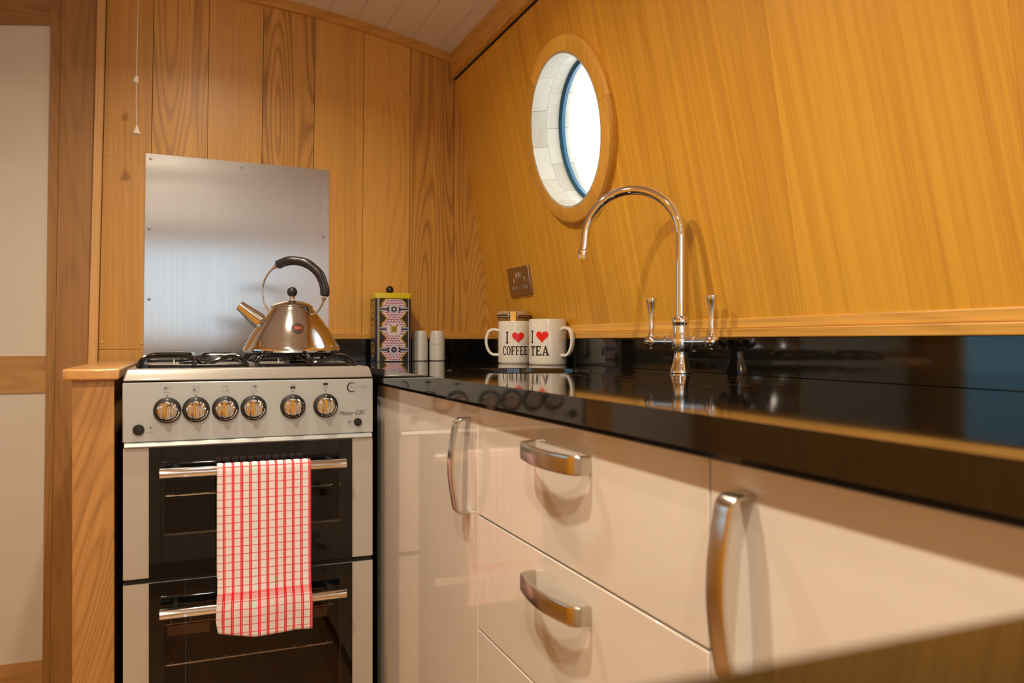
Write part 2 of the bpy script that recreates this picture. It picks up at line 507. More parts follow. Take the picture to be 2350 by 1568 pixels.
# ceiling: white boards bent over the beams, a V groove between neighbours
bm = B()
seams = [round(-0.985 + 0.0866 * k, 4) for k in range(24)]
for a, b in zip(seams, seams[1:]):
    if a > 1.0: break
    za, zb = ceil_z(a), ceil_z(b); g = 0.0022; d = 0.003
    poly = [(a, za + 0.02), (b, zb + 0.02), (b, zb + d), (b - g, zb), (a + g, za), (a, za + d)]
    prism(bm, poly, 'Y', -2.6, 2.46)
struct('ceiling', bm, M['ceiling'])

# bulkhead at the back: individual oak boards, slightly out of plumb as they stand
seam = [(-0.222, 0.915, -0.2006, 1.910), (-0.0985, 0.915, -0.0818, 1.930), (0.0500, 0.95, 0.0640, 1.954),
        (0.2000, 0.95, 0.2142, 1.978), (0.3500, 0.98, 0.3640, 1.95), (0.5030, 0.98, 0.5114, 1.92), (0.6510, 0.98, 0.6582, 1.893),
        (0.802, 0.98, 0.802, 1.9), (0.96, 0.98, 0.96, 1.9)]
def sx(s, z): return s[0] + (s[2] - s[0]) * (z - s[1]) / (s[3] - s[1])
bm = B()
Z0, Z1 = 0.0, 2.02
BOARD = [(0.66, 0.12, 0.11), (0.40, 0.85, 0.23), (0.45, 0.10, 0.37), (0.62, 0.95, 0.41), (0.42, 0.08, 0.59), (0.16, 0.45, 0.67), (0.56, 0.85, 0.79), (0.46, 0.70, 0.93)]
blay = bm.loops.layers.float_color.new('board')
for i, (a, b) in enumerate(zip(seam, seam[1:])):
    parts = [(Z0, 0.9475), (0.9485, Z1)] if i == 0 else [(Z0, Z1)]
    for (p, q) in parts:
        nf = len(bm.faces)
        g = 0.0006
        t = 0.0006 * (i % 3)
        hexa(bm, [(sx(a, p) + g, YB - t, p), (sx(b, p) - g, YB - t, p), (sx(b, p) - g, YB + 0.02, p), (sx(a, p) + g, YB + 0.02, p),
                  (sx(a, q) + g, YB - t, q), (sx(b, q) - g, YB - t, q), (sx(b, q) - g, YB + 0.02, q), (sx(a, q) + g, YB + 0.02, q)])
        bm.faces.ensure_lookup_table()
        for f in bm.faces[nf:]:
            for l in f.loops: l[blay] = (*BOARD[i], 1)
box(bm, -1.05, 1.02, YB + 0.034, YB + 0.050, 0, 2.02)
struct('wall_back', bm, M['oak_plank'], bevel=0.0005)

# oak pellets over the screw heads of the leftmost boards
bm = B()
for x, z in ((-0.2005, 1.487), (-0.2125, 0.969), (-0.1145, 0.966)):
    lathe(bm, [(0.0042, -0.001), (0.0042, 0.0009), (0.003, 0.0012)], 16, Matrix.Translation((x, YB - 0.0008, z)) @ Matrix.Rotation(PI / 2, 4, 'X'))
struct('trim_5', bm, plain('oak_pellet', (0.62, 0.38, 0.15), 0.5))

# hull side: veneered panel leaning inwards, with a round hole for the porthole
YP, ZP, RI, RO = 1.725, 1.48, 0.180, 0.222      # porthole in view
YP2 = -0.28                                     # its twin further forward, behind the camera
def wall_slab(bm, y0, y1, z0, z1, t0=0.0, t1=0.012, mi=0):
    hexa(bm, [on_wall(y0, z0, -t0), on_wall(y1, z0, -t0), on_wall(y1, z0, -t1), on_wall(y0, z0, -t1),
              on_wall(y0, z1, -t0), on_wall(y1, z1, -t0), on_wall(y1, z1, -t1), on_wall(y0, z1, -t1)], mi)
bm = B()
ys = [-2.6, -2.0, -1.3, -0.7, 0.12, 0.63, 1.02, 1.40, 2.05, 2.30, 2.46]
for a, b in zip(ys, ys[1:]):
    wall_slab(bm, a + 0.0002, b - 0.0002, 0.88, 2.0)
wr = struct('wall_right', bm, M['oak_veneer'])
cs = []
for yp in (YP, YP2):
    c = B(); T = along(on_wall(yp, ZP, 0.05), on_wall(yp, ZP, -0.2))
    lathe(c, [(RI + 0.004, 0), (RI + 0.004, 0.25)], 96, T)
    cs.append(obj('cutter', c, M['granite']))
cut(wr, cs)
# hull steel outside of the lining, also pierced (keeps daylight out of the cavity)
bm = B(); wall_slab(bm, -2.6, 2.5, 0.0, 2.05, 0.10, 0.106)
hull = struct('wall_outside', bm, M['blue'])
cs = []
for yp in (YP, YP2):
    c = B(); T = along(on_wall(yp, ZP, 0.05), on_wall(yp, ZP, -0.2))
    lathe(c, [(RI + 0.02, 0), (RI + 0.02, 0.25)], 96, T)
    cs.append(obj('cutter', c, M['granite']))
cut(hull, cs)

def porthole(name, yp):
    """oak ring (six segments), pale lining tube, blue outer frame, glass"""
    t = empty(name, on_wall(yp, ZP), kind='structure')
    T = along(on_wall(yp, ZP, 0), on_wall(yp, ZP, 0.1))
    # ring: rounded outer edge, cut in six lengths
    bm = B()
    prof = [(RI + 0.0036, -0.002), (RI + 0.0036, 0.0180), (RI + 0.0040, 0.0185), (RO - 0.010, 0.0185), (RO - 0.004, 0.0165), (RO, 0.011), (RO, -0.002)]
    brk = [0.12, 1.17, 2.25, 3.35, 4.30, 5.30, 0.12 + 2 * PI]
    for a0, a1 in zip(brk, brk[1:]):
        n = 16; rows = []
        for k in range(n + 1):
            a = a0 + 0.0012 + (a1 - a0 - 0.0024) * k / n
            rows.append([bm.verts.new(T @ Vector((r * math.cos(a), r * math.sin(a), z))) for r, z in prof])
        for p, q in zip(rows, rows[1:]):
            for j in range(len(prof)):
                j2 = (j + 1) % len(prof)
                bm.faces.new((p[j], p[j2], q[j2], q[j]))
        bm.faces.new(rows[0]); bm.faces.new(rows[-1][::-1])
    obj('frame_ring', bm, M['oak_ring'], t)
    bm = B(); n = 84
    # lining: staves in two rows, butt joints
    for r0, (za, zb) in enumerate(((0.0178, -0.026), (-0.0265, -0.094))):
        m_ = 12
        for s in range(m_):
            a0 = 2 * PI * (s + 0.5 * r0) / m_; a1 = a0 + 2 * PI / m_ - 0.004
            rows = []
            for k in range(9):
                a = a0 + (a1 - a0) * k / 8
                rows.append([bm.verts.new(T @ Vector((r * math.cos(a), r * math.sin(a), z))) for r, z in ((RI - 0.0015, za), (RI - 0.0015, zb), (RI + 0.0035, zb), (RI + 0.0035, za))])
            for p, q in zip(rows, rows[1:]):
                for j in range(4): bm.faces.new((p[j], p[(j + 1) % 4], q[(j + 1) % 4], q[j]))
            bm.faces.new(rows[0]); bm.faces.new(rows[-1][::-1])
    obj('lining', bm, M['lining'], t)
    bm = B(); R = RI - 0.006
    prof = [(R + 0.0045, -0.062), (R + 0.001, -0.063), (R - 0.0045, -0.067), (R - 0.0045, -0.076), (R + 0.0045, -0.076)]
    lathe(bm, prof + [prof[0]], 96, T, close=False)
    obj('outer_frame', bm, M['blue'], t)
    bm = B(); lathe(bm, [(R + 0.004, -0.088), (R + 0.004, -0.0845)], 64, T)
    obj('glass_pane', bm, M['pane'], t)
    return t
porthole('window_1', YP)
porthole('window_2', YP2)

def portal(name, loc, direction, sx_, sy_, parent=None, shape='RECTANGLE'):
    ld = bpy.data.lights.new(name, 'AREA'); ld.shape = shape; ld.size = sx_
    if shape == 'RECTANGLE': ld.size_y = sy_
    ld.cycles.is_portal = True
    o = bpy.data.objects.new(name, ld); COL.objects.link(o)
    o.location = loc
    o.rotation_euler = Vector(direction).to_track_quat('-Z', 'Y').to_euler()
    return o
for yp in (YP, YP2):
    portal('daylight_portal', on_wall(yp, ZP, -0.12), WN, 0.36, 0.36)

# left hull side with a glazed hatch, and the rear wall with glazed doors (both outside the frame)
XL = -1.0
def pierced(name, plane, at_, th, u0, u1, z0, z1, holes, mat):
    """wall with rectangular holes, from boxes. plane 'X' or 'Y'"""
    bm = B()
    us = sorted({u0, u1, *[h[0] for h in holes], *[h[1] for h in holes]})
    zs = sorted({z0, z1, *[h[2] for h in holes], *[h[3] for h in holes]})
    for a, b in zip(us, us[1:]):
        for c, d in zip(zs, zs[1:]):
            mu, mz = (a + b) / 2, (c + d) / 2
            if any(h[0] < mu < h[1] and h[2] < mz < h[3] for h in holes): continue
            if plane == 'X': box(bm, at_, at_ + th, a, b, c, d)
            else: box(bm, a, b, at_, at_ + th, c, d)
    bmesh.ops.remove_doubles(bm, verts=bm.verts, dist=1e-5)
    return struct(name, bm, mat)
pierced('wall_left', 'X', XL - 0.02, 0.02, -2.6, 2.5, 0, 2.0, [(1.72, 2.29, 0.80, 1.36), (-1.3, -0.5, 1.15, 1.65)], M['oak_veneer'])
pierced('wall_rear', 'Y', -2.62, 0.02, -1.05, 1.05, 0, 2.02, [(-0.80, 0.80, 0.95, 1.86)], M['white_paint'])

def rect_window(name, plane, at_, u0, u1, z0, z1, bars=()):
    c = (at_, (u0 + u1) / 2, z0) if plane == 'X' else ((u0 + u1) / 2, at_, z0)
    t = empty(name, c, kind='structure')
    bm = B(); w = 0.035
    def bb(a, b, c_, d, h=0.02):
        if plane == 'X': box(bm, at_ - h, at_ + h, a, b, c_, d)
        else: box(bm, a, b, at_ - h, at_ + h, c_, d)
    bb(u0, u0 + w, z0, z1); bb(u1 - w, u1, z0, z1); bb(u0 + w, u1 - w, z0, z0 + w); bb(u0 + w, u1 - w, z1 - w, z1)
    for q in bars: bb(q - w / 2, q + w / 2, z0 + w, z1 - w)
    obj('window_frame', bm, M['oak_rail_y'], t, bevel=0.002)
    bm = B()
    if plane == 'X': box(bm, at_ - 0.003, at_ + 0.003, u0 + w, u1 - w, z0 + w, z1 - w)
    else: box(bm, u0 + w, u1 - w, at_ - 0.003, at_ + 0.003, z0 + w, z1 - w)
    obj('glass_pane', bm, M['pane'], t)
rect_window('window_3', 'X', XL - 0.01, 1.72, 2.29, 0.80, 1.36)
rect_window('window_4', 'X', XL - 0.01, -1.3, -0.5, 1.15, 1.65, bars=(-0.9,))
rect_window('window_5', 'Y', -2.61, -0.80, 0.80, 0.95, 1.86, bars=(0.0,))
portal('daylight_portal', (XL - 0.06, 2.005, 1.08), (1, 0, 0), 0.56, 0.56)
portal('daylight_portal', (XL - 0.06, -0.9, 1.40), (1, 0, 0), 0.80, 0.50)
portal('daylight_portal', (0, -2.66, 1.405), (0, 1, 0), 1.60, 0.91)

# cornice along the hull side: oak fascia under the ceiling, its line of shade below painted as a black strip
bm = B()
prism(bm, [(0.791, 1.8215), (0.806, 1.8190), (0.850, 1.8190), (0.850, 1.93), (0.7835, 1.93), (0.785, 1.888)], 'Y', -2.6, YB)
struct('trim_1', bm, M['oak_rail_y'], bevel=0.0015)
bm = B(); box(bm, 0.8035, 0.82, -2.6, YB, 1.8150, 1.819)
struct('cornice_shade', bm, M['black_gap_shade'])
# scribed moulding following the camber on the bulkhead
bm = B(); n = 26
rows = []
for k in range(n + 1):
    x = -1.0 + (0.792 + 1.0) * k / n
    zt = ceil_z(x) + 0.001
    rows.append([bm.verts.new(p) for p in ((x, YB - 0.0005, zt), (x, YB - 0.0155, zt), (x, YB - 0.0155, zt - 0.019), (x, YB - 0.009, zt - 0.027), (x, YB - 0.0005, zt - 0.029))])
for a, b in zip(rows, rows[1:]):
    for j in range(5): bm.faces.new((a[j], a[(j + 1) % 5], b[(j + 1) % 5], b[j]))
bm.faces.new(rows[0]); bm.faces.new(rows[-1][::-1])
struct('trim_2', bm, M['oak_rail_x'])

# oak capping over the upstand: single step on the bulkhead, two steps on the hull side
bm = B(); box(bm, 0.4035, 0.9262, YB - 0.020, YB, 0.9775, 0.9945)
struct('trim_3', bm, M['oak_rail_x'], bevel=0.0015)
bm = B()
prism(bm, [(0.9262, 0.9775), (0.962, 0.9775), (0.962, 0.9940), (0.9262, 0.9940)], 'Y', -0.6, YB)
prism(bm, [(0.9330, 0.9942), (0.955, 0.9942), (0.955, 1.0125), (0.9330, 1.0125)], 'Y', -0.6, YB)
struct('trim_4', bm, M['oak_rail_y'], bevel=0.002)

# ------------------------------------------------------------------ left: post, batten, panelled door
def lean(bm, xb, xb2, xt, xt2, y0, y1, z0, z1):
    hexa(bm, [(xb, y0, z0), (xb2, y0, z0), (xb2, y1, z0), (xb, y1, z0), (xt, y0, z1), (xt2, y0, z1), (xt2, y1, z1), (xt, y1, z1)])
bm = B()
lean(bm, -0.2455 - 0.020, -0.222 - 0.0196, -0.2209 + 0.0, -0.2015 + 0.0008, YB - 0.022, YB + 0.0, 0.0, 1.93)
struct('trim_6', bm, M['oak_batten'], bevel=0.0015)
bm = B()
lean(bm, -0.338, -0.2640, -0.3080, -0.2205, YB - 0.006, YB + 0.03, 0.0, 1.96)
struct('trim_8', bm, M['oak_post'], bevel=0.001)

door = empty('door_1', (-0.66, YB, 0.0), kind='structure')
bm = B()
lean(bm, -0.356, -0.3385, -0.334, -0.3085, YB - 0.002, YB + 0.03, 0.02, 1.93)
lean(bm, -1.00, -0.93, -1.00, -0.93, YB - 0.002, YB + 0.03, 0.02, 1.93)
obj('stile', bm, M['oak_post'], door, bevel=0.001)
def door_x(z): return -0.3495 + (z / 1.93) * 0.0225 + 0.006
rails = ((0.02, 0.118, 0.134 - 0.016, 0.0), (0.8325, 0.9318, None, 0), (1.8005, 1.95, None, 0))
bm = B()
hexa(bm, [(-0.93, YB + 0.002, 0.02), (door_x(0.1), YB + 0.002, 0.02), (door_x(0.1), YB + 0.028, 0.02), (-0.93, YB + 0.028, 0.02),
          (-0.93, YB + 0.002, 0.1155), (door_x(0.1), YB + 0.002, 0.1155), (door_x(0.1), YB + 0.028, 0.1155), (-0.93, YB + 0.028, 0.1155)])
obj('bottom_rail', bm, M['oak_door_rail'], door)
bm = B(); box(bm, -0.93, door_x(0.88), YB + 0.002, YB + 0.028, 0.8325, 0.9318)
obj('middle_rail', bm, M['oak_door_rail'], door)
bm = B()
hexa(bm, [(-0.93, YB + 0.002, 1.742), (door_x(1.82), YB + 0.002, 1.8225), (door_x(1.82), YB + 0.028, 1.8225), (-0.93, YB + 0.028, 1.742),
          (-0.93, YB + 0.002, 1.97), (door_x(1.93), YB + 0.002, 1.97), (door_x(1.93), YB + 0.028, 1.97), (-0.93, YB + 0.028, 1.97)])
obj('top_rail', bm, oak('oak_head', 'X', figure=1.0, light=(0.34, 0.165, 0.04), dark=(0.17, 0.07, 0.015)), door)
for z0, z1 in ((0.10, 0.85), (0.92, 1.85)):
    bm = B(); box(bm, -0.94, -0.335, YB + 0.006, YB + 0.024, z0, z1)
    obj('door_panel', bm, M['white_paint'], door)

# ================================================================== black stone: worktop, upstand
bm = B()
prof = [(-0.62, 0), (-0.62, 1)]
P2 = [(-0.60, -0.62), (0.951, -0.62), (0.951, YB - 0.001), (XE, YB - 0.001), (XE, 0.120), (-0.60, 0.120)]
prism(bm, P2, 'Z', ZW - 0.030, ZW)
wt = tag(obj('worktop', bm, M['granite'], None, smooth=False), 'polished black stone worktop along the hull side, with sink cut-out and drainer grooves', 'worktop')
c = B(); lathe(c, [(0.158, -0.1), (0.158, 0.1)], 96, cx=0.65, cy=1.525, cz=ZW)
cs = [obj('cutter', c, M['granite'])]
for gx, ge in ((0.647, 0.850), (0.713, 0.856), (0.780, 0.864), (0.847, 0.883)):
    c = B()
    y1 = 1.525 - math.sqrt(max(0.0, 0.158 ** 2 - (gx - 0.65) ** 2)) + 0.01 if abs(gx - 0.65) < 0.14 else 1.50
    y1 = min(y1, 1.36) if gx < 0.8 else 1.16
    tube(c, [(gx, ge, ZW + 0.0062), (gx, ge + 0.05, ZW + 0.0032), (gx, y1, ZW + 0.0032)], 0.005, seg=16)
    cs.append(obj('cutter', c, M['granite']))
cut(wt, cs)
md = wt.modifiers.new('bevel', 'BEVEL'); md.width = 0.0016; md.segments = 3; md.limit_method = 'ANGLE'; md.angle_limit = math.radians(60)

snk = empty('sink_bowl', (0.65, 1.525, ZW - 0.19), label='round stainless steel sink bowl let in under the black worktop', cat='sink')
bm = B()
lathe(bm, [(0.172, 0.1595), (0.160, 0.1595), (0.157, 0.10), (0.150, 0.04), (0.125, 0.008), (0.03, 0.0), (0.03, -0.004), (0.128, 0.004), (0.154, 0.038), (0.161, 0.10), (0.164, 0.150), (0.172, 0.1575), (0.172, 0.1595)], 64,
      Matrix.Translation((0.65, 1.525, ZW - 0.19)), close=False)
obj('bowl', bm, M['chrome'], snk)
bm = B(); lathe(bm, [(0.0, 0.0015), (0.012, 0.0015), (0.028, 0.004), (0.033, 0.001), (0.033, -0.006), (0, -0.006)], 32, Matrix.Translation((0.65, 1.525, ZW - 0.19)))
obj('waste', bm, M['chrome'], snk)

ups = empty('upstand', (0.9384, 0.9, ZW), label='low black stone upstand behind the worktop, running round the corner', cat='upstand')
bm = B()
yj = [-0.6, 0.20, 1.035, 1.85, YB - 0.0125]
for a, b in zip(yj, yj[1:]):
    box(bm, XS, XS + 0.012, a + 0.0004, b - 0.0004, ZW + 0.0003, 0.9773)
obj('side_slab', bm, M['granite'], ups, smooth=False, bevel=0.0006)
bm = B()
for a, b in ((0.4035, 0.7915), (0.7925, 0.9500)):
    box(bm, a, b, YB - 0.0120, YB - 0.0002, ZW + 0.0003, 0.9773)
obj('end_slab', bm, M['granite'], ups, smooth=False, bevel=0.0006)

# ================================================================== base units
def bow_handle(name, p0, p1, outd, wide, parent, mat, label=None):
    """flat strap handle: p0,p1 on the door face, bows away along outd; strap is `wide` across"""
    p0, p1, outd = Vector(p0), Vector(p1), Vector(outd)
    d = (p1 - p0); L_ = d.length; d.normalize()
    side = d.cross(outd).normalized()
    pts = [p0 + outd * 0.0003]
    r = 0.012
    h0 = 0.0225
    pts.append(p0 + outd * (h0 - r))
    for k in range(1, 6):
        a = k / 6 * PI / 2
        pts.append(p0 + outd * (h0 - r + r * math.sin(a)) + d * (r - r * math.cos(a)))
    for k in range(0, 17):
        t = k / 16
        s = r + (L_ - 2 * r) * t
        pts.append(p0 + d * s + outd * (h0 + 0.0075 * math.sin(PI * t)))
    for k in range(5, 0, -1):
        a = k / 6 * PI / 2
        pts.append(p1 + outd * (h0 - r + r * math.sin(a)) - d * (r - r * math.cos(a)))
    pts.append(p1 + outd * (h0 - r)); pts.append(p1 + outd * 0.0003)
    bm = B()
    tube(bm, pts, 0.01, seg=20, flat=(wide / 2, 0.0027), up=side)
    o = obj(name, bm, mat, parent)
    if label: o['label'] = label
    return o

UNIT_TOP = ZW - 0.0305
def carcass(t, y0, y1):
    bm = B()
    box(bm, XD + 0.0205, 0.90, y0, y0 + 0.016, 0.10, UNIT_TOP); box(bm, XD + 0.0205, 0.90, y1 - 0.016, y1, 0.10, UNIT_TOP)
    box(bm, XD + 0.0205, 0.90, y0 + 0.016, y1 - 0.016, 0.10, 0.116); box(bm, 0.885, 0.90, y0 + 0.016, y1 - 0.016, 0.116, UNIT_TOP - 0.25)
    obj('carcass', bm, M['white_paint'], t, smooth=False)
    bm = B(); box(bm, XD + 0.06, XD + 0.075, y0, y1, 0.0, 0.0995)
    obj('plinth', bm, M['white_gloss'], t, smooth=False)

def front(name, t, y0, y1, z0, z1):
    bm = B(); box(bm, XD, XD + 0.019, y0 + 0.0013, y1 - 0.0013, z0 + 0.0013, z1 - 0.0013)
    return obj(name, bm, M['white_gloss'], t, bevel=0.0011)

YS1, YS2, ZT = 1.1427, 0.5627, 0.8715
u1 = empty('base_cabinet', (0.60, 1.43, 0), label='white gloss base cabinet with one door, next to the cooker', cat='cabinet')
carcass(u1, YS1 + 0.0005, 1.835)
dd = front('door', u1, YS1, 1.835, 0.105, ZT)
bm = B(); box(bm, XD + 0.004, XD + 0.020, 1.837, YB - 0.003, 0.0, UNIT_TOP)
obj('corner_filler', bm, M['black_plastic'], u1, smooth=False)
bow_handle('handle', (XD, 1.187, 0.8480), (XD, 1.187, 0.7000), (-1, 0, 0), 0.022, dd, M['nickel'])
u2 = empty('drawer_cabinet', (0.60, 0.85, 0), label='white gloss drawer unit with bowed metal handles, under the drainer', cat='cabinet')
carcass(u2, YS2 + 0.0005, YS1 - 0.0005)
for a, b in ((ZT, 0.7050), (0.7050, 0.5309), (0.5309, 0.3570), (0.3570, 0.105)):
    dr = front('drawer', u2, YS2, YS1, b, a)
    zc = a - 0.0385
    bow_handle('handle', (XD, 0.778, zc), (XD, 0.928, zc), (-1, 0, 0), 0.0225, dr, M['nickel'])
u3 = empty('base_cabinet', (0.60, 0.35, 0), label='white gloss base cabinet beyond the drawers, furthest from the cooker, tall bow handle', cat='cabinet')
carcass(u3, 0.125, YS2 - 0.0005)
dd = front('door', u3, 0.125, YS2, 0.105, ZT)
bow_handle('handle', (XD, 0.514, 0.8480), (XD, 0.514, 0.7000), (-1, 0, 0), 0.022, dd, M['nickel'])
u4 = empty('base_cabinet', (0.0, -0.25, 0), label='white gloss cabinet under the return of the black worktop, facing the cooker', cat='cabinet')
bm = B(); box(bm, -0.58, 0.40, -0.60, 0.082, 0.10, UNIT_TOP)
obj('carcass', bm, M['white_paint'], u4, smooth=False)
for a, b in ((-0.58, -0.09), (-0.09, 0.40)):
    bm = B(); box(bm, a + 0.0015, b - 0.0015, 0.083, 0.101, 0.105, ZT)
    obj('door', bm, M['white_gloss'], u4, bevel=0.0011)
bm = B(); box(bm, -0.58, 0.40, 0.03, 0.045, 0, 0.0995)
obj('plinth', bm, M['white_gloss'], u4)

# ================================================================== oak end panel left of the cooker
ep = empty('end_panel', (-0.168, 2.05, 0), label='narrow oak end unit between the cooker and the door post', cat='panel')
bm = B(); box(bm, -0.2049, -0.1310, YC + 0.014, 2.41, 0.0, 0.8935)
obj('panel', bm, M['oak_panel'], ep, bevel=0.001)
bm = B()
pl = [(-0.2215, 2.415), (-0.2215, YC + 0.010), (-0.2185, YC + 0.003), (-0.212, YC), (-0.1215, YC), (-0.1215, 2.415)]
prism(bm, pl, 'Z', 0.8940, 0.9165)
obj('top', bm, oak('oak_top', 'Y', figure=0.3, light=(0.66, 0.37, 0.14), dark=(0.42, 0.2, 0.06), rough=0.25, coat=0.6, vary=0), ep, bevel=0.004)

# ================================================================== cooker
ck = empty('gas_cooker', (0.132, 2.05, 0), label='freestanding silver gas cooker with two black glass oven doors', cat='cooker')
CX0, CX1, CYB = -0.1156, 0.3844, 2.34
bm = B()   # carcase with two oven cavities
box(bm, CX0 + 0.002, CX0 + 0.030, YC + 0.022, CYB, 0.02, 0.888)
box(bm, CX1 - 0.030, CX1 - 0.002, YC + 0.022, CYB, 0.02, 0.888)
box(bm, CX0 + 0.030, CX1 - 0.030, CYB - 0.03, CYB, 0.02, 0.888)
box(bm, CX0 + 0.030, CX1 - 0.030, YC + 0.022, CYB - 0.03, 0.742, 0.888)
box(bm, CX0 + 0.030, CX1 - 0.030, YC + 0.022, CYB - 0.03, 0.478, 0.520)
box(bm, CX0 + 0.030, CX1 - 0.030, YC + 0.022, CYB - 0.03, 0.02, 0.100)
obj('carcase', bm, M['black_gap_shade'], ck, smooth=False)
for nm, z0, z1 in (('grill_cavity', 0.522, 0.740), ('oven_cavity', 0.102, 0.476)):
    bm = B(); a, b, y1 = CX0 + 0.032, CX1 - 0.032, CYB - 0.06
    for bx in ((a, a + 0.003, YC + 0.03, y1, z0, z1), (b - 0.003, b, YC + 0.03, y1, z0, z1), (a, b, y1, y1 + 0.003, z0, z1),
               (a, b, YC + 0.03, y1, z0, z0 + 0.003), (a, b, YC + 0.03, y1, z1 - 0.003, z1)):
        box(bm, *bx)
    obj(nm, bm, M['oven_liner'], ck, smooth=False)

# hob plate: pressed steel tray, sloping front
bm = B()
hz0, hz1 = 0.8905, 0.9150
ring = [[(CX0, YC, hz0), (CX1, YC, hz0), (CX1, CYB, hz0), (CX0, CYB, hz0)],
        [(CX0 + 0.003, YC + 0.003, hz0 + 0.010), (CX1 - 0.003, YC + 0.003, hz0 + 0.010), (CX1 - 0.003, CYB, hz0 + 0.010), (CX0 + 0.003, CYB, hz0 + 0.010)],
        [(CX0 + 0.008, YC + 0.010, hz1), (CX1 - 0.008, YC + 0.010, hz1), (CX1 - 0.008, CYB - 0.006, hz1), (CX0 + 0.008, CYB - 0.006, hz1)],
        [(CX0 + 0.022, YC + 0.040, hz1), (CX1 - 0.022, YC + 0.040, hz1), (CX1 - 0.022, CYB - 0.02, hz1), (CX0 + 0.022, CYB - 0.02, hz1)],
        [(CX0 + 0.028, YC + 0.046, hz1 - 0.006), (CX1 - 0.028, YC + 0.046, hz1 - 0.006), (CX1 - 0.028, CYB - 0.026, hz1 - 0.006), (CX0 + 0.028, CYB - 0.026, hz1 - 0.006)]]
rv = [[bm.verts.new(p) for p in r] for r in ring]
for a, b in zip(rv, rv[1:]):
    for k in range(4): bm.faces.new((a[k], a[(k + 1) % 4], b[(k + 1) % 4], b[k]))
bm.faces.new(rv[0][::-1]); bm.faces.new(rv[-1])
obj('hob_plate', bm, M['hob_silver_dimmed'], ck, bevel=0.0025)

# control panel
bm = B(); box(bm, CX0, CX1, YC + 0.0005, YC + 0.0215, 0.7690, 0.8880)
cp = obj('control_panel', bm, M['silver'], ck, bevel=0.0018)
def face_box(bm, x0, x1, z0, z1, y=None, d=0.0006, mi=0):
    y = YC + 0.0004 if y is None else y
    box(bm, x0, x1, y - d, y, z0, z1, mi)
def outline(bm, x0, x1, z0, z1, w, mi=0):
    face_box(bm, x0, x1, z0, z0 + w, mi=mi); face_box(bm, x0, x1, z1 - w, z1, mi=mi)
    face_box(bm, x0, x0 + w, z0 + w, z1 - w, mi=mi); face_box(bm, x1 - w, x1, z0 + w, z1 - w, mi=mi)
def disc(bm, x, z, r, y=None, d=0.0006, seg=20, mi=0, r_in=None):
    y = YC + 0.0004 if y is None else y
    T = Matrix.Translation((x, y, z)) @ Matrix.Rotation(PI / 2, 4, 'X')
    if r_in: lathe(bm, [(r_in, 0), (r, 0), (r, d), (r_in, d), (r_in, 0)], seg, T, close=False, mi=mi)
    else: lathe(bm, [(r, 0), (r, d)], seg, T, mi=mi)
KX = (-0.034, 0.0199, 0.0762, 0.1319, 0.2117, 0.2805)
KZ = 0.8312
def sym(bm):
    obj('symbol', bm, [M['faint_ink'], M['ink']], cp, smooth=False)
for i, x in enumerate(KX[:4]):
    bm = B(); zc = 0.8735; w = 0.0066
    outline(bm, x - w, x + w, zc - 0.0055, zc + 0.0055, 0.0005)
    cx = x + (-0.003 if i in (0, 1) else 0.003); cz = zc + (0.0022 if i in (0, 3) else -0.0022)
    disc(bm, cx, cz, 0.0026, r_in=0.0019, mi=1 if i != 2 else 0)
    disc(bm, x, 0.8605, 0.0012, mi=1 if i != 2 else 0)
    sym(bm)
for x, s in ((KX[4], -1), (KX[5], 1)):
    bm = B(); zc = 0.8745
    a, b = (zc - 0.0050, zc - 0.0008) if s < 0 else (zc + 0.0012, zc + 0.0054)
    face_box(bm, x - 0.0052, x + 0.0052, a, b, mi=1)
    a, b = (zc + 0.0010, zc + 0.0052) if s < 0 else (zc - 0.0048, zc - 0.0008)
    outline(bm, x - 0.0052, x + 0.0052, a, b, 0.0004)
    disc(bm, x, 0.8632, 0.0012, mi=1)
    sym(bm)
bm = B(); outline(bm, -0.0700, -0.0592, 0.7885, 0.8000, 0.0004); face_box(bm, -0.0655, -0.0637, 0.7955, 0.7985, mi=1); disc(bm, -0.0646, 0.7925, 0.0018, r_in=0.0013); sym(bm)
bm = B(); outline(bm, 0.3275, 0.3375, 0.7870, 0.7985, 0.0004); disc(bm, 0.3325, 0.7928, 0.0016, mi=1)
sym(bm)

# maker's crescent and lettering
bm = B(); seg = 44; cx, cz, ro = 0.3372, 0.8697, 0.0108
outer, inner = [], []
for k in range(seg + 1):
    a = math.radians(38 + (322 - 38) * k / seg)
    w = 0.0004 + 0.0024 * math.sin(PI * k / seg) ** 0.8
    outer.append((cx + ro * math.cos(a), cz + ro * math.sin(a)))
    inner.append((cx + (ro - w) * math.cos(a), cz + (ro - w) * math.sin(a)))
for k in range(seg):
    vs = [bm.verts.new((p[0], YC - 0.0002, p[1])) for p in (outer[k], outer[k + 1], inner[k + 1], inner[k])]
    bm.faces.new(vs)
obj('crescent_logo', bm, M['ink'], cp, smooth=False)
bm = text_mesh('FLAVEL', 0.0098, lambda x, y: (0.3345 + x, YC - 0.0003, 0.8668 + y * 0.85), shear=0.0, spacing=1.22)
obj('maker_lettering', bm, M['grey_ink'], cp, smooth=False)
bm = text_mesh('Milano G50', 0.0135, lambda x, y: (0.3085 + x * 0.90, YC - 0.0003, 0.8085 + y + x * 0.02), shear=0.45, spacing=0.95, bold=-0.0001)
obj('model_lettering', bm, M['ink'], cp, smooth=False)

